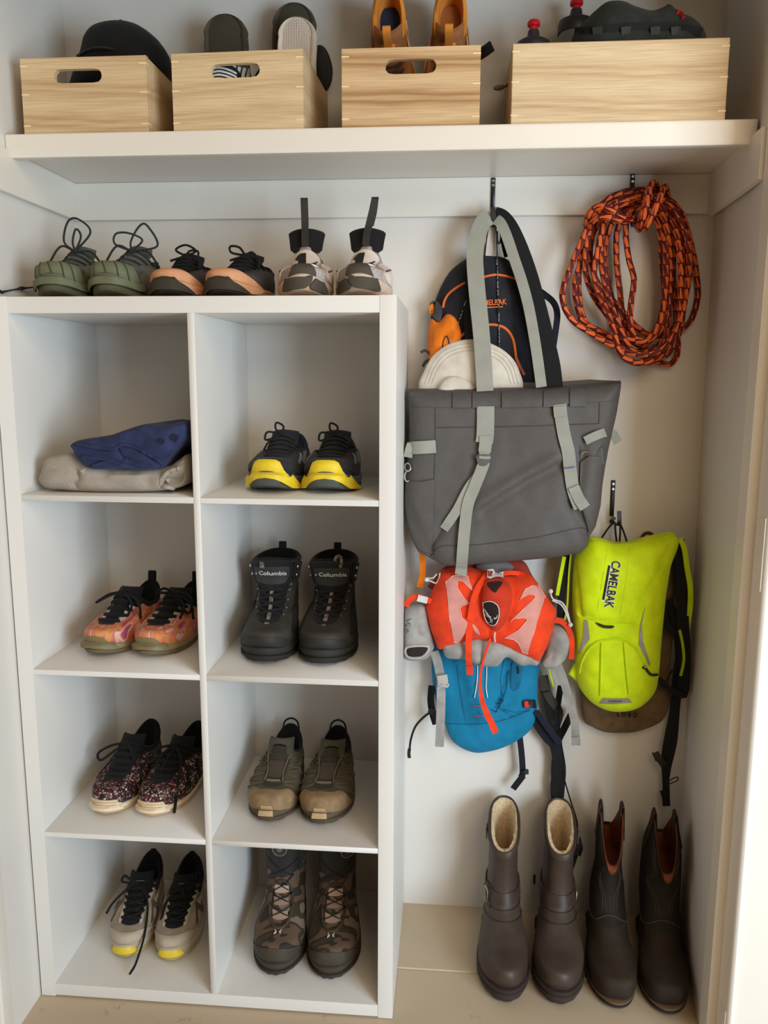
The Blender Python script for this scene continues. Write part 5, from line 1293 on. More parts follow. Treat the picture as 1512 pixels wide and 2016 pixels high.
for x0, x1 in ((891, 928), (930, 981), (988, 1068), (1070, 1117), (1122, 1154)):
    sk = lambda x: (x-1000)*-.012
    add('band_loop', patch(S, [(x0, 764+sk(x0)), (x1, 764+sk(x1)), (x1, 801+sk(x1)), (x0, 802+sk(x0))], .004, .003, 8, smooth=False), TG2, tt)
SEAM = plain((66, 63, 61), .8)
for p_ in ([(857, 802), (856, 900), (853, 1000), (851, 1097)], [(858, 842), (930, 841), (1040, 839), (1178, 834)], [(1180, 793), (1179, 834)], [(856, 1084), (866, 1077), (880, 1074), (932, 1073), (1054, 1058), (1145, 1039), (1158, 1058)], [(1142, 878), (1142, 930), (1140, 975)]):
    add('seam', stroke(S, p_, .0013, .0), SEAM, tt)
add('side_pocket', patch(S, [(797, 947), (826, 949), (855, 944), (853, 1020), (851, 1092), (824, 1080), (810, 1056), (802, 1028), (797, 994)], .003, .003, 7, smooth=False), TG, tt)
add('side_pocket', patch(S, [(1143, 910), (1160, 898), (1186, 900), (1184, 951), (1180, 992), (1170, 1032), (1160, 1048), (1146, 1000), (1141, 960)], .003, .003, 7, smooth=False), TG, tt)
add('pocket_flap', pillow([(1158, 895), (1172, 884), (1190, 873), (1192, 914), (1178, 922), (1168, 910)], .236, .004, back=.004, res=.007, smooth=False), plain((70, 66, 63), .6), tt)
add('flap_clip', cord([(1145, 893), (1152, 889), (1160, 891)], .0020, .224), plain((150, 140, 96), .35, metal=.8), tt)
# straps laid on the front
add('front_strap', strap(S, [(956, 800), (956, 830), (955, 858), (953, 872)], .036, .008, .0022), WEB, tt)
add('strap_fold', strap(S, [(956, 858), (956, 872), (954, 890)], .026, .010, .003), WEB, tt)
add('strap_neck', strap(S, [(955, 868), (954, 885), (953, 900)], .022, .009, .0022), WEB, tt)
bk = add('slide_buckle', patch(S, [(940, 896), (966, 896), (964, 908), (956, 917), (944, 916), (939, 906)], .010, .004, 4), plain((92, 92, 90), .45), tt)
add('buckle_bar', strap(S, [(943, 900), (954, 901), (965, 901)], .006, .016, .003), WEB, bk)
add('hanging_strap', strap(S, [(954, 908), (946, 930), (933, 962), (921, 994), (915, 1039), (911, 1085), (908, 1130)], .0245, .011, .0022), WEB, tt)
add('strap_end', strap(S, [(909, 1112), (908, 1122), (907, 1131)], .0252, .013, .003), WEB, tt)
add('hanging_strap', strap(S, [(940, 938), (922, 962), (902, 1000), (888, 1022), (874, 1042)], .020, .007, .0022), WEB, tt)
add('front_strap', strap(S, [(1102, 796), (1105, 822), (1111, 857), (1119, 890), (1123, 927), (1129, 965), (1142, 1000)], .026, .008, .0022), WEB, tt)
add('strap_fold', strap(S, [(1102, 800), (1103, 812), (1104, 820)], .0265, .0105, .003), WEB, tt)
add('strap_fold', strap(S, [(1129, 958), (1140, 982), (1152, 1000)], .023, .012, .0022), WEB, tt)
add('blue_thread', strap(S, [(1110, 922), (1121, 921), (1132, 919)], .0022, .012, .001), cloth((70, 96, 150)), tt)
add('side_webbing', strap(S, [(806, 882), (830, 881), (858, 879)], .027, .005, .0022), WEB, tt)
add('webbing_end', webbing([(810, 874, .240), (806, 885, .236), (803, 900, .240)], .018, .24, .0024), WEB, tt)
add('side_webbing', webbing([(1152, 868, .222), (1164, 862, .220), (1180, 855, .224), (1195, 851, .240), (1206, 853, .256), (1212, 862, .266), (1217, 871, .270)], .018, .25, .0022), WEB, tt)
# handles over the hook
add('handle', webbing([(955, 770, .232), (953, 730, .240), (948, 660, .252), (938, 560, .266), (935, 500, .282), (942, 460, .298), (952, 436, .310), (964, 427, .320)], .0345, .26, .0024), WEB, tt)
add('handle', webbing([(930, 762, .278), (928, 680, .288), (927, 600, .296), (932, 520, .304), (944, 460, .314), (960, 430, .322)], .028, .29, .0024), BLACKC, tt)
add('handle', webbing([(1092, 768, .262), (1086, 720, .268), (1074, 667, .276), (1056, 595, .286), (1041, 541, .294), (1022, 488, .302), (1004, 450, .310), (988, 430, .316), (972, 424, .320)], .036, .29, .0024), BLACKC, tt)
add('handle', webbing([(1066, 762, .240), (1056, 690, .252), (1042, 610, .266), (1028, 556, .278), (1012, 508, .290), (998, 466, .302), (986, 440, .312), (976, 432, .318)], .022, .28, .0024), WEB, tt)
ck = thing('carabiner', 'small metal carabiner peeking out of the left pocket of the tote', 'carabiner', P(801, 930, y=.238))
add('ring', oval_tube(P(803, 920, y=.236), (.006, 0, .002), (-.002, .004, .008), .0016, 18), METAL, ck)
add('hook', tube(cv([P(x, y, y=.236) for x, y in ((804, 926), (799, 931), (797, 940), (801, 948), (806, 946))], 4), .0022, 8), METAL, ck)

# ---------------------------------------------------------------- blue daypack at the back
BL = cloth((12, 120, 160), .75, .04, 40); BL2 = cloth((12, 98, 138), .75)
bp = thing('daypack', 'teal blue daypack hanging below the orange waist pack', 'backpack', (P(960, 1480, y=.345).x, .345, P(960, 1480, y=.345).z))
g = pillow([(862, 1200), (960, 1190), (1050, 1200), (1062, 1260), (1062, 1301), (1059, 1344), (1057, 1404), (1046, 1433), (1019, 1456), (981, 1473), (941, 1480), (911, 1472), (887, 1453), (876, 1425), (860, 1385), (852, 1344), (850, 1290)],
           .362, .030, back=.018, res=.0095, R=.05, wr=[(.005, 22, 16, 3), (.004, 50, 40, 7)],
           crease=[([(880, 1424), (920, 1426), (956, 1424), (994, 1417), (1040, 1400)], .006, .005), ([(1000, 1310), (990, 1350), (975, 1390)], .007, .006), ([(900, 1330), (930, 1380), (940, 1410)], .006, .007), ([(985, 1400), (1020, 1370), (1040, 1390)], .005, .005)])
add('body', g, BL, bp); S = Surf(g)
add('seam', stroke(S, [(878, 1424), (920, 1426), (956, 1424), (994, 1417), (1044, 1398)], .0014, .0006), BL2, bp)
add('zipper_flap', patch(S, [(1010, 1300), (1030, 1302), (1026, 1340), (1016, 1360), (1006, 1350)], .001, .002, 5), BL2, bp)
for p_ in ([(900, 1310), (904, 1350), (916, 1420)], [(1002, 1320), (996, 1360), (984, 1392), (1000, 1404)], [(1040, 1398), (1016, 1402), (990, 1396)], [(992, 1300), (985, 1340), (990, 1372)]):
    add('seam', stroke(S, p_, .0012, .0004), BL2, bp)
add('zip_pull', strap(S, [(1019, 1312), (1020, 1318), (1020, 1326)], .005, .004, .003), BLACKP, bp)
WC_ = cloth((222, 222, 218))
for p_ in ([(940, 1300), (940, 1330), (938, 1351), (934, 1374)], [(958, 1300), (958, 1330), (957, 1354), (960, 1373)]):
    add('draw_cord', stroke(S, p_, .0012, .003), WC_, bp)
for p_ in ([(931, 1390), (945, 1389), (958, 1387)], [(934, 1410), (945, 1409), (955, 1409)]):
    add('bar_tack', strap(S, p_, .0022, .003, .001), cloth((220, 60, 66)), bp)
add('lettering', text_on(S, 'Luke', (980, 1388), 17, -58, .0, .95, .002), cloth((18, 52, 84)), bp)
o = add('side_buckle', patch(S, [(1030, 1380), (1054, 1378), (1056, 1394), (1032, 1394)], .004, .005, 4, smooth=False), BLACKP, bp)
add('buckle_tab', patch(S, [(1032, 1381), (1040, 1380), (1041, 1393), (1033, 1393)], .010, .002, 4, smooth=False), cloth((214, 56, 60)), o)
add('side_mesh', webbing([(850, 1350, .35), (848, 1380, .345), (852, 1405, .345), (858, 1425, .345)], .016, .35, .006), BLACKC, bp)
add('side_buckle', webbing([(846, 1396, .338), (854, 1404, .336), (858, 1412, .338)], .014, .34, .006), BLACKP, bp)
add('loose_strap', webbing([(850, 1400, .340), (834, 1412, .335), (818, 1430, .335), (809, 1455, .34), (806, 1478, .345)], .005, .34, .002), BLACKC, bp)
add('strap_tip', webbing([(806, 1474, .345), (805, 1484, .345), (806, 1492, .345)], .008, .34, .003), BLACKP, bp)
add('loose_strap', webbing([(1023, 1450, .352), (1027, 1485, .350), (1029, 1520, .350), (1026, 1530, .348)], .0145, .35, .0025), cloth((26, 28, 36)), bp)
add('strap_buckle', webbing([(1026, 1522, .346), (1033, 1520, .344), (1040, 1519, .346)], .011, .35, .006), BLACKP, bp)
add('strap_end', webbing([(1030, 1527, .345), (1020, 1540, .345), (1010, 1553, .345)], .0145, .345, .0025), BLACKC, bp)
add('hip_belt', webbing([(1048, 1404, .352), (1062, 1430, .35), (1078, 1452, .348), (1092, 1468, .348), (1098, 1500, .348)], .024, .35, .004), cloth((24, 26, 34)), bp)
add('hip_strap', webbing([(1056, 1400, .338), (1074, 1426, .334), (1090, 1448, .334), (1102, 1464, .336)], .014, .336, .004), NAV, bp)

# bundle of black straps hanging behind, from a pack on the same hook
sb = thing('strap_bundle', 'bundle of black straps and buckle hanging beside the blue daypack above a boot', 'straps', P(1096, 1590, y=.355))
for pts, w, m in (([(1072, 1360), (1082, 1400), (1090, 1450), (1100, 1500), (1092, 1545), (1096, 1594)], .020, BLACKC),
                  ([(1104, 1350), (1096, 1410), (1100, 1460), (1108, 1510), (1106, 1550), (1102, 1592)], .014, BLACKC),
                  ([(1128, 1400), (1112, 1432), (1098, 1462), (1096, 1500)], .016, BLACKC),
                  ([(1070, 1330), (1080, 1370), (1100, 1400), (1094, 1430)], .020, cloth((58, 54, 50))),
                  ([(1096, 1470), (1090, 1510), (1092, 1560), (1098, 1590)], .012, cloth((26, 26, 28)))):
    add('strap', webbing([(x, y, .352+.004*math.sin(x)) for x, y in pts], w, .352, .003), m, sb)
add('strap_end', webbing([(1086, 1576, .347), (1096, 1578, .345), (1106, 1578, .347)], .022, .347, .005), BLACKC, sb)
add('thin_strap', webbing([(1108, 1520, .352), (1114, 1545, .35), (1126, 1585, .345), (1136, 1618, .34), (1137, 1654, .34)], .0035, .345, .002), BLACKC, sb)
add('thin_strap', webbing([(1108, 1585, .352), (1118, 1608, .348), (1132, 1620, .342)], .006, .345, .002), cloth((36, 32, 30)), sb)
o = add('buckle', webbing([(1136, 1650, .34), (1137, 1664, .338), (1135, 1682, .338)], .018, .34, .008), BLACKP, sb)
add('buckle_tongue', webbing([(1143, 1656, .334), (1146, 1668, .332), (1141, 1684, .334)], .004, .334, .006), BLACKP, o)
add('buckle_strap', webbing([(1133, 1682, .338), (1127, 1700, .338), (1120, 1720, .338)], .013, .338, .0025), BLACKC, sb)
add('black_end', webbing([(1052, 1722, .352), (1052, 1740, .352)], .005, .352, .003), BLACKC, sb)

# ---------------------------------------------------------------- orange waist pack
OR = cloth((226, 62, 22), .75, .08); ORD = cloth((196, 52, 24), .75); PK = cloth((206, 142, 132), .85); GRY = cloth((150, 148, 144), .85, .1); PKL = cloth((240, 170, 156))
wp = thing('waist_pack', 'bright orange waist pack with pink flame pattern and grey side pockets', 'bag', (P(960, 1300, y=.30).x, .30, .70))
def q8(pts): return [(780+x/3.979, 1080+y/3.979) for x, y in pts]
g2 = pillow(q8([(365, 700), (640, 680), (860, 700), (1000, 760), (1120, 800), (1115, 905), (1040, 905), (980, 912), (920, 880), (860, 845), (800, 912), (700, 918), (620, 905), (540, 865), (400, 852), (365, 790)]),
            .302, .028, back=.010, res=.008, wr=[(.010, 45, 20, 4)])
add('grey_base', g2, GRY, wp)
main = q8([(350, 165), (460, 148), (570, 145), (700, 170), (860, 200), (960, 195), (1060, 215), (1110, 270), (1180, 370), (1255, 480), (1230, 620), (1180, 760), (1110, 890), (1040, 860), (900, 790), (800, 742), (640, 702), (480, 742), (325, 785), (265, 620), (228, 450), (290, 310)])
g = pillow(main, .310, .055, back=.006, res=.0085, R=.06, smooth=False, wr=[(.004, 25, 25, 5)], crease=[(q8([(660, 300), (650, 420), (690, 560), (750, 650)]), .006, .006), (q8([(920, 330), (905, 480), (850, 620)]), .006, .006)])
add('front_panel', g, OR, wp); S = Surf(g)
lf = q8([(388, 262), (440, 215), (500, 205), (560, 215), (598, 330), (560, 290), (520, 255), (478, 250), (480, 310), (540, 400), (580, 430), (520, 445), (500, 470), (515, 540), (556, 580), (540, 660), (490, 738), (455, 738), (420, 560)])
rf = q8([(1115, 285), (1168, 375), (1090, 620), (1028, 828), (990, 812), (960, 745), (920, 712), (850, 702), (960, 640), (1028, 560), (1000, 542), (940, 548), (892, 575), (980, 490), (1090, 385), (1078, 360), (1040, 358), (968, 402), (1010, 318), (1060, 292)])
for p_ in (lf, rf):
    o = add('flame_print', patch(S, p_, .0008, .001, 5, smooth=False), PK, wp)
    add('flame_edge', stroke(S, p_+p_[:1], .0010, .0022, sm=False), PKL, o)
add('flame_print', patch(S, q8([(598, 590), (640, 630), (655, 680), (610, 640)]), .0008, .001, 5), PK, wp)
cp = patch(S, q8([(700, 235), (850, 240), (910, 330), (900, 450), (860, 580), (790, 645), (735, 612), (690, 500), (668, 400), (680, 300)]), .001, .002, 4, dome=.024, domeR=26)
co_ = add('stash_pocket', cp, ORD, wp); S2 = Surf(cp)
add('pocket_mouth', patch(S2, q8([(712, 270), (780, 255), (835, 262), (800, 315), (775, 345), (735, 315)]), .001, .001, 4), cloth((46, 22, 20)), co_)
lg = q8([(680, 422), (740, 414), (795, 448), (806, 520), (782, 590), (742, 600), (702, 560), (684, 490)])
ob = add('badge', patch(S2, lg, .001, .0015, 3), cloth((34, 22, 26), .8), co_)
WHT = plain((226, 216, 210), .6)
add('badge_rim', stroke(S2, lg+lg[:1], .0009, .003), WHT, ob)
for a, b, c in (((690, 470), (700, 520), (735, 545)), ((697, 480), (710, 518), (738, 540)), ((705, 492), (716, 520), (742, 540)), ((714, 502), (722, 522), (744, 538)), ((795, 520), (780, 545), (765, 540)), ((792, 535), (776, 552), (762, 548)), ((735, 545), (742, 568), (730, 580)), ((735, 545), (752, 560), (748, 582))):
    add('badge_line', stroke(S2, q8([a, b, c]), .00055, .003, 3, 4), WHT, ob)
BU = plain((206, 202, 198), .45)
o = add('top_buckle', patch(S, q8([(712, 165), (760, 160), (775, 185), (800, 190), (838, 180), (842, 225), (800, 218), (775, 222), (735, 236), (712, 225)]), .020, .005, 3, smooth=False), BU, wp)
add('buckle_slot', patch(S, q8([(722, 178), (748, 174), (750, 214), (724, 218)]), .0255, .002, 3, smooth=False), ORD, o)
add('side_strap', strap(S, q8([(715, 200), (680, 250), (635, 320), (600, 430), (580, 560)]), .0135, .010, .002), OR, wp)
add('hanging_strap', webbing([(925, 1216, .258), (923, 1250, .254), (923, 1294, .262), (925, 1327, .278)], .0135, .26, .002), OR, wp)
add('strap_tip', webbing([(924, 1311, .266), (925, 1320, .271), (925, 1328, .274)], .0145, .27, .003), OR, wp)
add('side_strap', strap(S, q8([(840, 195), (900, 190), (980, 200), (1060, 240)]), .010, .004, .002), OR, wp)
add('hanging_strap', ribbon(cv(px_path([(966, 1256, .266), (953, 1294, .268), (946, 1331, .276), (947, 1369, .276), (956, 1399, .274), (968, 1424, .272), (976, 1443, .272)], .27), 5), [.005+.010*min(1, max(0, (i-9)/14)) for i in range(31)], .002, Vector((1, .1, .35))), OR, wp)
add('pocket_toggle', stroke(S, q8([(775, 655), (770, 690), (775, 730)]), .0020, .012), plain((232, 190, 180), .6), wp)
# side pockets with their bottle mouths
gl = pillow(q8([(60, 480), (110, 430), (230, 440), (262, 560), (300, 740), (285, 800), (250, 850), (180, 872), (90, 866), (52, 835), (45, 790), (50, 600)]), .312, .030, back=.025, res=.007, wr=[(.007, 30, 30, 6)], crease=[(q8([(160, 600), (180, 680), (240, 720)]), .007, .006)])
gl = clampg(gl, .7612)
o = add('side_pocket', gl, GRY, wp); SL_ = Surf(gl)
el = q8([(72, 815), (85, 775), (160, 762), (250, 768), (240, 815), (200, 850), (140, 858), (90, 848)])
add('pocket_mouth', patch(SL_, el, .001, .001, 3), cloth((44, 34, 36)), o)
add('mouth_rim', stroke(SL_, el+el[:1], .0032, .002), cloth((170, 168, 164)), o)
for k, (a, b) in enumerate((((80, 570), (122, 552)), ((90, 585), (112, 600)), ((62, 610), (82, 596)), ((66, 640), (92, 636)), ((74, 664), (98, 646)))):
    add('pocket_mark', stroke(SL_, q8([a, ((a[0]+b[0])/2+4, (a[1]+b[1])/2-6), b]), .0007, .001, 3, 4), cloth((60, 58, 60)), o)
gr = pillow(q8([(1195, 620), (1260, 590), (1345, 630), (1372, 740), (1340, 830), (1300, 885), (1235, 935), (1130, 905), (1165, 800)]), .316, .028, back=.02, res=.007, wr=[(.006, 40, 40, 6)], crease=[(q8([(1190, 780), (1240, 820), (1210, 880)]), .008, .006)])
add('side_pocket', gr, GRY, wp)
add('side_strap', webbing([(q[0], q[1], .285) for q in q8([(75, 450), (110, 395), (170, 375), (225, 395), (275, 415)])], .012, .285, .004), OR, wp)
add('ladder_buckle', webbing([(q[0], q[1], .280) for q in q8([(168, 385), (205, 395), (245, 405)])], .015, .28, .005), BU, wp)
add('side_strap', webbing([(q[0], q[1], .296) for q in q8([(1245, 555), (1300, 575), (1350, 630), (1375, 720), (1372, 865)])], .012, .29, .004), OR, wp)
add('hip_strap', webbing([(855, 1282, .318), (863, 1310, .312), (868, 1344, .306), (868, 1394, .302), (865, 1470, .302)], .0205, .31, .0025), GRY, wp)
o = add('strap_clip', webbing([(870, 1329, .298), (872, 1341, .295), (872, 1352, .296)], .024, .296, .006), plain((172, 170, 166), .5), wp)
add('clip_prong', cord([(862, 1356, .294), (870, 1349, .291), (880, 1352, .291), (883, 1346, .292)], .0022, .292), plain((186, 184, 180), .5), o)
add('hip_strap', webbing([(1098, 1308, .320), (1110, 1340, .312), (1121, 1382, .308), (1131, 1419, .308), (1134, 1466, .308)], .0185, .31, .0025), GRY, wp)
add('strap_tip', webbing([(1133, 1450, .305), (1134, 1458, .305), (1134, 1467, .305)], .0195, .305, .003), GRY, wp)
for pts in ([(838, 1141), (848, 1144), (858, 1148), (864, 1140), (866, 1128)], [(842, 1138), (852, 1138), (860, 1130)], [(1084, 1160), (1085, 1172), (1090, 1180), (1106, 1186), (1116, 1202), (1123, 1230)], [(1087, 1182), (1104, 1190), (1114, 1206), (1122, 1228)]):
    add('bungee_cord', cord(pts, .0018, .292), cloth((206, 202, 198)), wp)
for c in ((840, 1141), (1123, 1230), (1084, 1164)): add('cord_lock', sphere(P(c[0], c[1], y=.29), .0055, 10), BU, wp)
bkp = pillow(q8([(250, 300), (300, 240), (370, 150), (460, 120), (700, 110), (900, 90), (1000, 100), (1060, 200), (1100, 300), (900, 340), (400, 340)]), .336, .014, back=.012, res=.010, wr=[(.006, 40, 40, 3)])
add('back_panel', bkp, cloth((150, 50, 36), .85), wp)
add('back_mesh', pillow(q8([(620, 140), (700, 105), (860, 100), (920, 150), (860, 200), (700, 190)]), .318, .010, back=.01, res=.008), cloth((116, 110, 108)), wp)

# ---------------------------------------------------------------- brown pack behind the yellow one
BR = cloth((106, 84, 58), .85, .1, 40)
lp = thing('hydration_pack', 'brown pack with black straps hanging behind the neon yellow pack', 'backpack', (P(1230, 1443, y=.35).x, .35, P(1230, 1443, y=.35).z))
g = pillow([(1150, 1090), (1230, 1075), (1300, 1075), (1332, 1110), (1328, 1180), (1326, 1237), (1318, 1327), (1319, 1378), (1312, 1404), (1299, 1421), (1260, 1438), (1224, 1442), (1188, 1440), (1165, 1430), (1148, 1416), (1141, 1353), (1138, 1250)],
           .364, .021, back=.015, res=.0095, R=.045, wr=[(.008, 30, 22, 3), (.004, 60, 60, 8)], crease=[([(1200, 1442), (1212, 1418), (1206, 1405)], .007, .005), ([(1235, 1440), (1240, 1420)], .006, .005), ([(1290, 1412), (1280, 1390)], .006, .006)])
add('body', g, BR, lp); S = Surf(g)
add('lettering', text_on(S, 'L O B O', (1235, 1408), 13, 3, .02, .9, .002), cloth((44, 34, 26)), lp)
add('side_strap', stroke(S, [(1302, 1352), (1312, 1340), (1324, 1318)], .002, .004), cloth((60, 48, 38)), lp)
for pts, w in (([(1330, 1090, .335), (1340, 1150, .325), (1344, 1220, .32), (1348, 1290, .325), (1346, 1350, .335), (1340, 1372, .345)], .026),
               ([(1318, 1180, .335), (1330, 1230, .33), (1336, 1290, .335), (1330, 1340, .345), (1325, 1400, .35), (1316, 1446, .352), (1309, 1491, .352), (1311, 1539, .352), (1312, 1586, .352)], .016),
               ([(1338, 1330, .34), (1332, 1400, .35), (1327, 1459, .352), (1316, 1507, .350), (1312, 1530, .35)], .014),
               ([(1296, 1336, .318), (1310, 1350, .318), (1326, 1362, .325), (1346, 1370, .335)], .014),
               ([(1316, 1190, .33), (1306, 1200, .325), (1312, 1230, .325), (1330, 1250, .325)], .016)):
    add('strap', webbing(pts, w, .35, .004), BLACKC, lp)
o = add('buckle', webbing([(1290, 1482, .346), (1298, 1494, .344), (1307, 1506, .346)], .016, .345, .006), BLACKP, lp)
add('buckle_prong', cord([(1285, 1482, .345), (1289, 1490, .344), (1292, 1498, .344)], .0025, .345), BLACKP, o)
add('strap_end', webbing([(1306, 1556, .348), (1311, 1572, .346), (1312, 1586, .347)], .017, .347, .005), BLACKC, lp)
add('cord_loop', cord([(1314, 1540, .348), (1324, 1533, .342), (1334, 1530, .342), (1334, 1536, .342), (1324, 1541, .344), (1315, 1545, .348)], .0014), cloth((66, 36, 36)), lp)
add('shoulder_strap', webbing([(1338, 1240, .318), (1344, 1270, .316), (1346, 1300, .318), (1340, 1330, .325)], .006, .32, .003), cloth((160, 190, 30)), lp)
add('haul_loop', cord([(1262, 1066, .35), (1268, 1052, .348), (1280, 1050, .348), (1290, 1060, .35)], .004, .35), cloth((84, 48, 36)), lp)

# ---------------------------------------------------------------- neon yellow hydration pack
NE = cloth((208, 236, 10), .7, .05, 30, 900, .15); NE2 = cloth((194, 224, 12), .75, .05)
yp = thing('hydration_pack', 'neon yellow hydration backpack with black lettering down its front', 'backpack', (P(1210, 1398, y=.31).x, .31, P(1210, 1398, y=.31).z))
def q1(pts): return [(1080+x/3.878, 940+y/3.878) for x, y in pts]
g = pillow(q1([(310, 450), (400, 460), (500, 490), (620, 482), (760, 445), (930, 414), (985, 462), (975, 540), (930, 660), (905, 800), (888, 920), (860, 1200), (835, 1500), (805, 1620), (740, 1700), (640, 1758), (500, 1775), (380, 1742), (285, 1672), (222, 1570), (205, 1430), (190, 1150), (180, 900), (195, 640), (240, 530)]),
           .320, .052, back=.012, res=.0085, R=.06, wr=[(.003, 16, 12, 3), (.003, 50, 40, 4)],
           crease=[(q1([(970, 470), (850, 700), (720, 930), (640, 1110)]), .008, .006), (q1([(262, 1060), (400, 1105), (640, 1135)]), .008, .005), (q1([(205, 600), (240, 850), (262, 1060)]), .006, .005), (q1([(240, 1490), (260, 1400), (310, 1310), (380, 1250), (500, 1232), (600, 1250), (680, 1330), (740, 1440)]), .006, .005)],
           bump=[(1207, 1330, .06, .014), (1200, 1130, .07, .006)])
add('body', g, NE, yp); S = Surf(g)
add('flap', patch(S, q1([(330, 475), (500, 505), (640, 496), (780, 460), (930, 432), (965, 468), (850, 700), (720, 935), (640, 1112), (500, 1112), (370, 1098), (264, 1058), (242, 850), (212, 610), (255, 540)]), .0015, .003, 7, smooth=False), NE, yp)
for p_ in ([(450, 520), (420, 720), (360, 1085)], [(622, 530), (590, 780), (535, 1105)], [(405, 1262), (400, 1460), (395, 1670)], [(575, 1260), (590, 1450), (612, 1655)]):
    add('seam', stroke(S, q1(p_), .0012, .004), NE2, yp)
add('zipper', stroke(S, q1([(236, 1492), (258, 1400), (310, 1310), (380, 1252), (500, 1236), (600, 1252), (682, 1330), (740, 1440)]), .0026, .0015), NE2, yp)
add('zip_pull', tube(S.path(q1([(722, 1450), (745, 1462), (765, 1490), (790, 1508), (830, 1505)]), .005), .0028, 8), BLACKP, yp)
add('zip_slider', sphere(S.hit(*q1([(735, 1450)])[0], .004), .0045, 10), METAL, yp)
RF = plain((150, 146, 138), .35, spec=.6)
for p_ in ([(272, 1085), (298, 1090), (315, 1232), (262, 1310), (236, 1352), (228, 1330), (264, 1230)], [(738, 985), (712, 1130), (722, 1250), (778, 1425), (772, 1442), (690, 1275), (700, 1130)], [(415, 1686), (610, 1688), (640, 1718), (500, 1732), (386, 1726)]):
    add('reflector', patch(S, q1(p_), .0015, .0012, 4, smooth=False), RF, yp)
add('reflector_text', text_on(S, 'CAMELBAK', q1([(512, 1710)])[0], 5.5, 0, .02, 1.0, .0035), cloth((110, 106, 100)), yp)
add('slot', patch(S, q1([(362, 1106), (430, 1128), (498, 1132), (490, 1150), (440, 1152), (390, 1138)]), .004, .001, 3), cloth((48, 52, 24)), yp)
TW = plain((240, 240, 232), .6); TB = plain((22, 22, 20), .6)
tc_ = q1([(486, 815)])[0]
add('letter_outline', text_on(S, 'CAMELBAK', tc_, 25, 99.5, .05, .74, .0045), TW, yp)
add('lettering', text_on(S, 'CAMELBAK', tc_, 25, 99.5, .018, .74, .0058), TB, yp)
add('letter_bar_outline', strap(S, q1([(466, 662), (444, 800), (416, 944)]), .0072, .0050, .001), TW, yp)
add('letter_bar', strap(S, q1([(464, 672), (442, 800), (418, 934)]), .0048, .0062, .001), TB, yp)
add('shoulder_strap', webbing([(1338, 1060, .325), (1347, 1080, .318), (1353, 1121, .312), (1359, 1159, .312), (1358, 1200, .318), (1352, 1240, .328)], .011, .318, .005), NE2, yp)
add('shoulder_strap', webbing([(1338, 1062, .332), (1338, 1100, .326), (1341, 1150, .322), (1343, 1200, .325)], .020, .325, .005), BLACKC, yp)
add('shoulder_strap', webbing([(1120, 1085, .335), (1114, 1120, .33), (1106, 1170, .33), (1104, 1215, .338)], .017, .332, .005), BLACKC, yp)
add('strap_stripe', webbing([(1111, 1096, .324), (1106, 1122, .320), (1097, 1172, .320)], .008, .32, .002), NE2, yp)
add('strap_edge', webbing([(1124, 1090, .325), (1120, 1130, .322), (1117, 1190, .326), (1112, 1220, .33)], .004, .325, .003), NE2, yp)
add('side_tab', pillow(q1([(150, 1500), (200, 1410), (225, 1450), (232, 1530), (215, 1560)]), .322, .006, back=.004, res=.006, smooth=False), NE, yp)
add('strap_tail', webbing([(1080, 1312, .338), (1085, 1332, .336), (1090, 1352, .338)], .004, .337, .002), NE2, yp)
for pts in ([(1206, 1030, .336), (1196, 1042, .334), (1184, 1060, .326)], [(1211, 1032, .332), (1212, 1050, .328), (1214, 1066, .318)], [(1221, 1032, .326), (1221, 1048, .324), (1220, 1066, .316)], [(1222, 1033, .326), (1228, 1048, .324), (1234, 1066, .318)]):
    add('hang_loop', cord(pts, .0022, .33), BLACKC, yp)

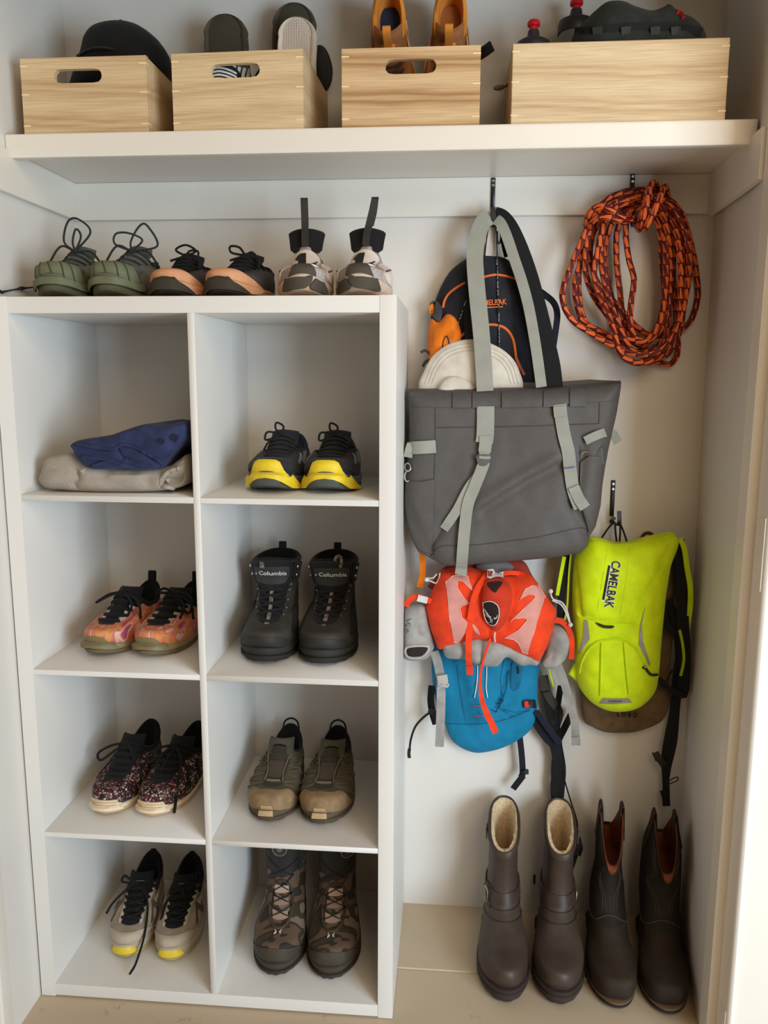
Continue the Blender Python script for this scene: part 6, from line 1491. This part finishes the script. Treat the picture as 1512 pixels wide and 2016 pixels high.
# ---------------------------------------------------------------- coiled climbing rope
RM = rope_mat((92, 20, 26), (222, 84, 22), (246, 140, 66))
rp = thing('climbing_rope', 'coiled orange and maroon climbing rope hanging from a black hook', 'rope', (P(1245, 716, y=.32).x, .32, P(1245, 716, y=.32).z))
LOOPS = [
 [(1240, 392), (1180, 410), (1148, 470), (1120, 535), (1107, 585), (1125, 628), (1170, 660), (1215, 684), (1262, 698), (1306, 684), (1338, 632), (1352, 560), (1352, 480), (1325, 410), (1285, 388)],
 [(1240, 385), (1190, 398), (1155, 450), (1140, 530), (1142, 600), (1158, 640), (1200, 675), (1255, 692), (1310, 668), (1345, 600), (1358, 520), (1348, 440), (1315, 395), (1275, 380)],
 [(1245, 378), (1200, 390), (1165, 440), (1152, 520), (1165, 575), (1195, 620), (1225, 660), (1270, 672), (1305, 640), (1322, 570), (1325, 500), (1318, 440), (1300, 400), (1270, 382)],
 [(1235, 400), (1195, 425), (1178, 490), (1170, 540), (1185, 590), (1205, 640), (1222, 695), (1255, 713), (1300, 700), (1330, 650), (1340, 580), (1338, 500), (1322, 430), (1290, 400)],
 [(1238, 410), (1205, 440), (1190, 500), (1198, 560), (1212, 620), (1220, 690), (1248, 714), (1290, 713), (1320, 716), (1334, 695), (1333, 650), (1328, 580), (1318, 500), (1310, 440), (1285, 410)],
 [(1240, 415), (1216, 450), (1214, 510), (1220, 570), (1226, 620), (1240, 665), (1265, 680), (1295, 650), (1308, 590), (1304, 520), (1298, 450), (1275, 412)],
 [(1238, 420), (1232, 460), (1238, 510), (1248, 550), (1242, 600), (1241, 640), (1252, 665), (1275, 668), (1300, 630), (1310, 560), (1310, 480), (1300, 430), (1270, 410)],
 [(1245, 375), (1215, 385), (1178, 425), (1162, 500), (1178, 560), (1215, 600), (1250, 640), (1280, 660), (1312, 658), (1355, 638), (1373, 590), (1371, 540), (1360, 480), (1338, 415), (1295, 380)],
 [(1240, 395), (1185, 430), (1150, 500), (1132, 560), (1138, 610), (1150, 636), (1190, 656), (1232, 682), (1270, 702), (1310, 700), (1335, 660), (1347, 590), (1342, 500), (1328, 430), (1290, 395)],
 [(1242, 388), (1205, 405), (1185, 460), (1186, 530), (1200, 590), (1218, 640), (1240, 685), (1275, 700), (1305, 670), (1318, 600), (1320, 520), (1312, 450), (1295, 410), (1270, 392)]]
for k, lp_ in enumerate(LOOPS):
    Yk = .292+.0082*((k*7) % 10)
    pts = [(x, y, Yk+.010*math.sin(i*1.3+k)+(.0 if y > 450 else (.318-Yk)*.55)) for i, (x, y) in enumerate(lp_)]
    q = cv(px_path(pts, .32), 6, True)
    add('coil', tube(q+q[:1], .0063, 10, uv=True, caps=False), RM, rp)
def wrap(pts): add('wrap', tube(cv(px_path(pts, .3), 6), .0066, 10, uv=True), RM, rp)
wrap([(1262, 436, .30), (1264, 444, .27), (1270, 420, .258), (1276, 388, .262), (1281, 366, .285), (1287, 360, .30), (1292, 366, .33), (1296, 390, .352)])
wrap([(1266, 440, .30), (1270, 448, .262), (1286, 420, .246), (1298, 392, .25), (1305, 372, .275), (1309, 368, .295), (1312, 374, .32), (1316, 400, .345)])
wrap([(1258, 452, .34), (1256, 446, .30), (1262, 430, .268), (1270, 404, .262), (1274, 384, .272), (1276, 372, .30)])
wrap([(1158, 452, .345), (1154, 440, .30), (1162, 418, .268), (1182, 406, .255), (1206, 416, .250), (1230, 430, .262), (1246, 432, .29), (1250, 424, .34)])
wrap([(1164, 460, .345), (1162, 442, .29), (1178, 428, .262), (1204, 428, .250), (1226, 436, .268), (1238, 430, .30), (1242, 420, .34)])
# ---------------------------------------------------------------- light and camera
w = bpy.data.worlds.new('World'); SC.world = w; w.use_nodes = True
bg = w.node_tree.nodes['Background']; bg.inputs[0].default_value = (1.0, .60, .29, 1); bg.inputs[1].default_value = .21
def area(name, loc, to, sx, sy, power, col):
    l = bpy.data.lights.new(name, 'AREA'); l.shape = 'RECTANGLE'; l.size = sx; l.size_y = sy; l.energy = power; l.color = col
    o = bpy.data.objects.new(name, l); COL.objects.link(o); o.location = loc
    o.rotation_euler = (Vector(to)-Vector(loc)).to_track_quat('-Z', 'Y').to_euler(); return o
area('window_daylight', (2.5, -2.0, .95), (.5, .3, .75), 1.2, 1.5, 76, (.72, .87, 1.0))
area('ceiling_lamp', (1.7, -2.2, 2.5), (.6, .3, 1.4), 1.2, 1.2, 26, (1.0, .80, .56))
cam = bpy.data.cameras.new('camera'); co = bpy.data.objects.new('camera', cam); COL.objects.link(co)
M = Matrix((CR, CU, -CFW)).transposed().to_4x4(); M.translation = CC
co.matrix_world = M
cam.sensor_fit = 'VERTICAL'; cam.sensor_height = 36; cam.lens = CF*36/2016; cam.clip_start = .01
SC.camera = co
vs = SC.view_settings; vs.view_transform = 'Standard'; vs.look = 'None'; vs.gamma = 1; vs.exposure = .03
vs.use_curve_mapping = False
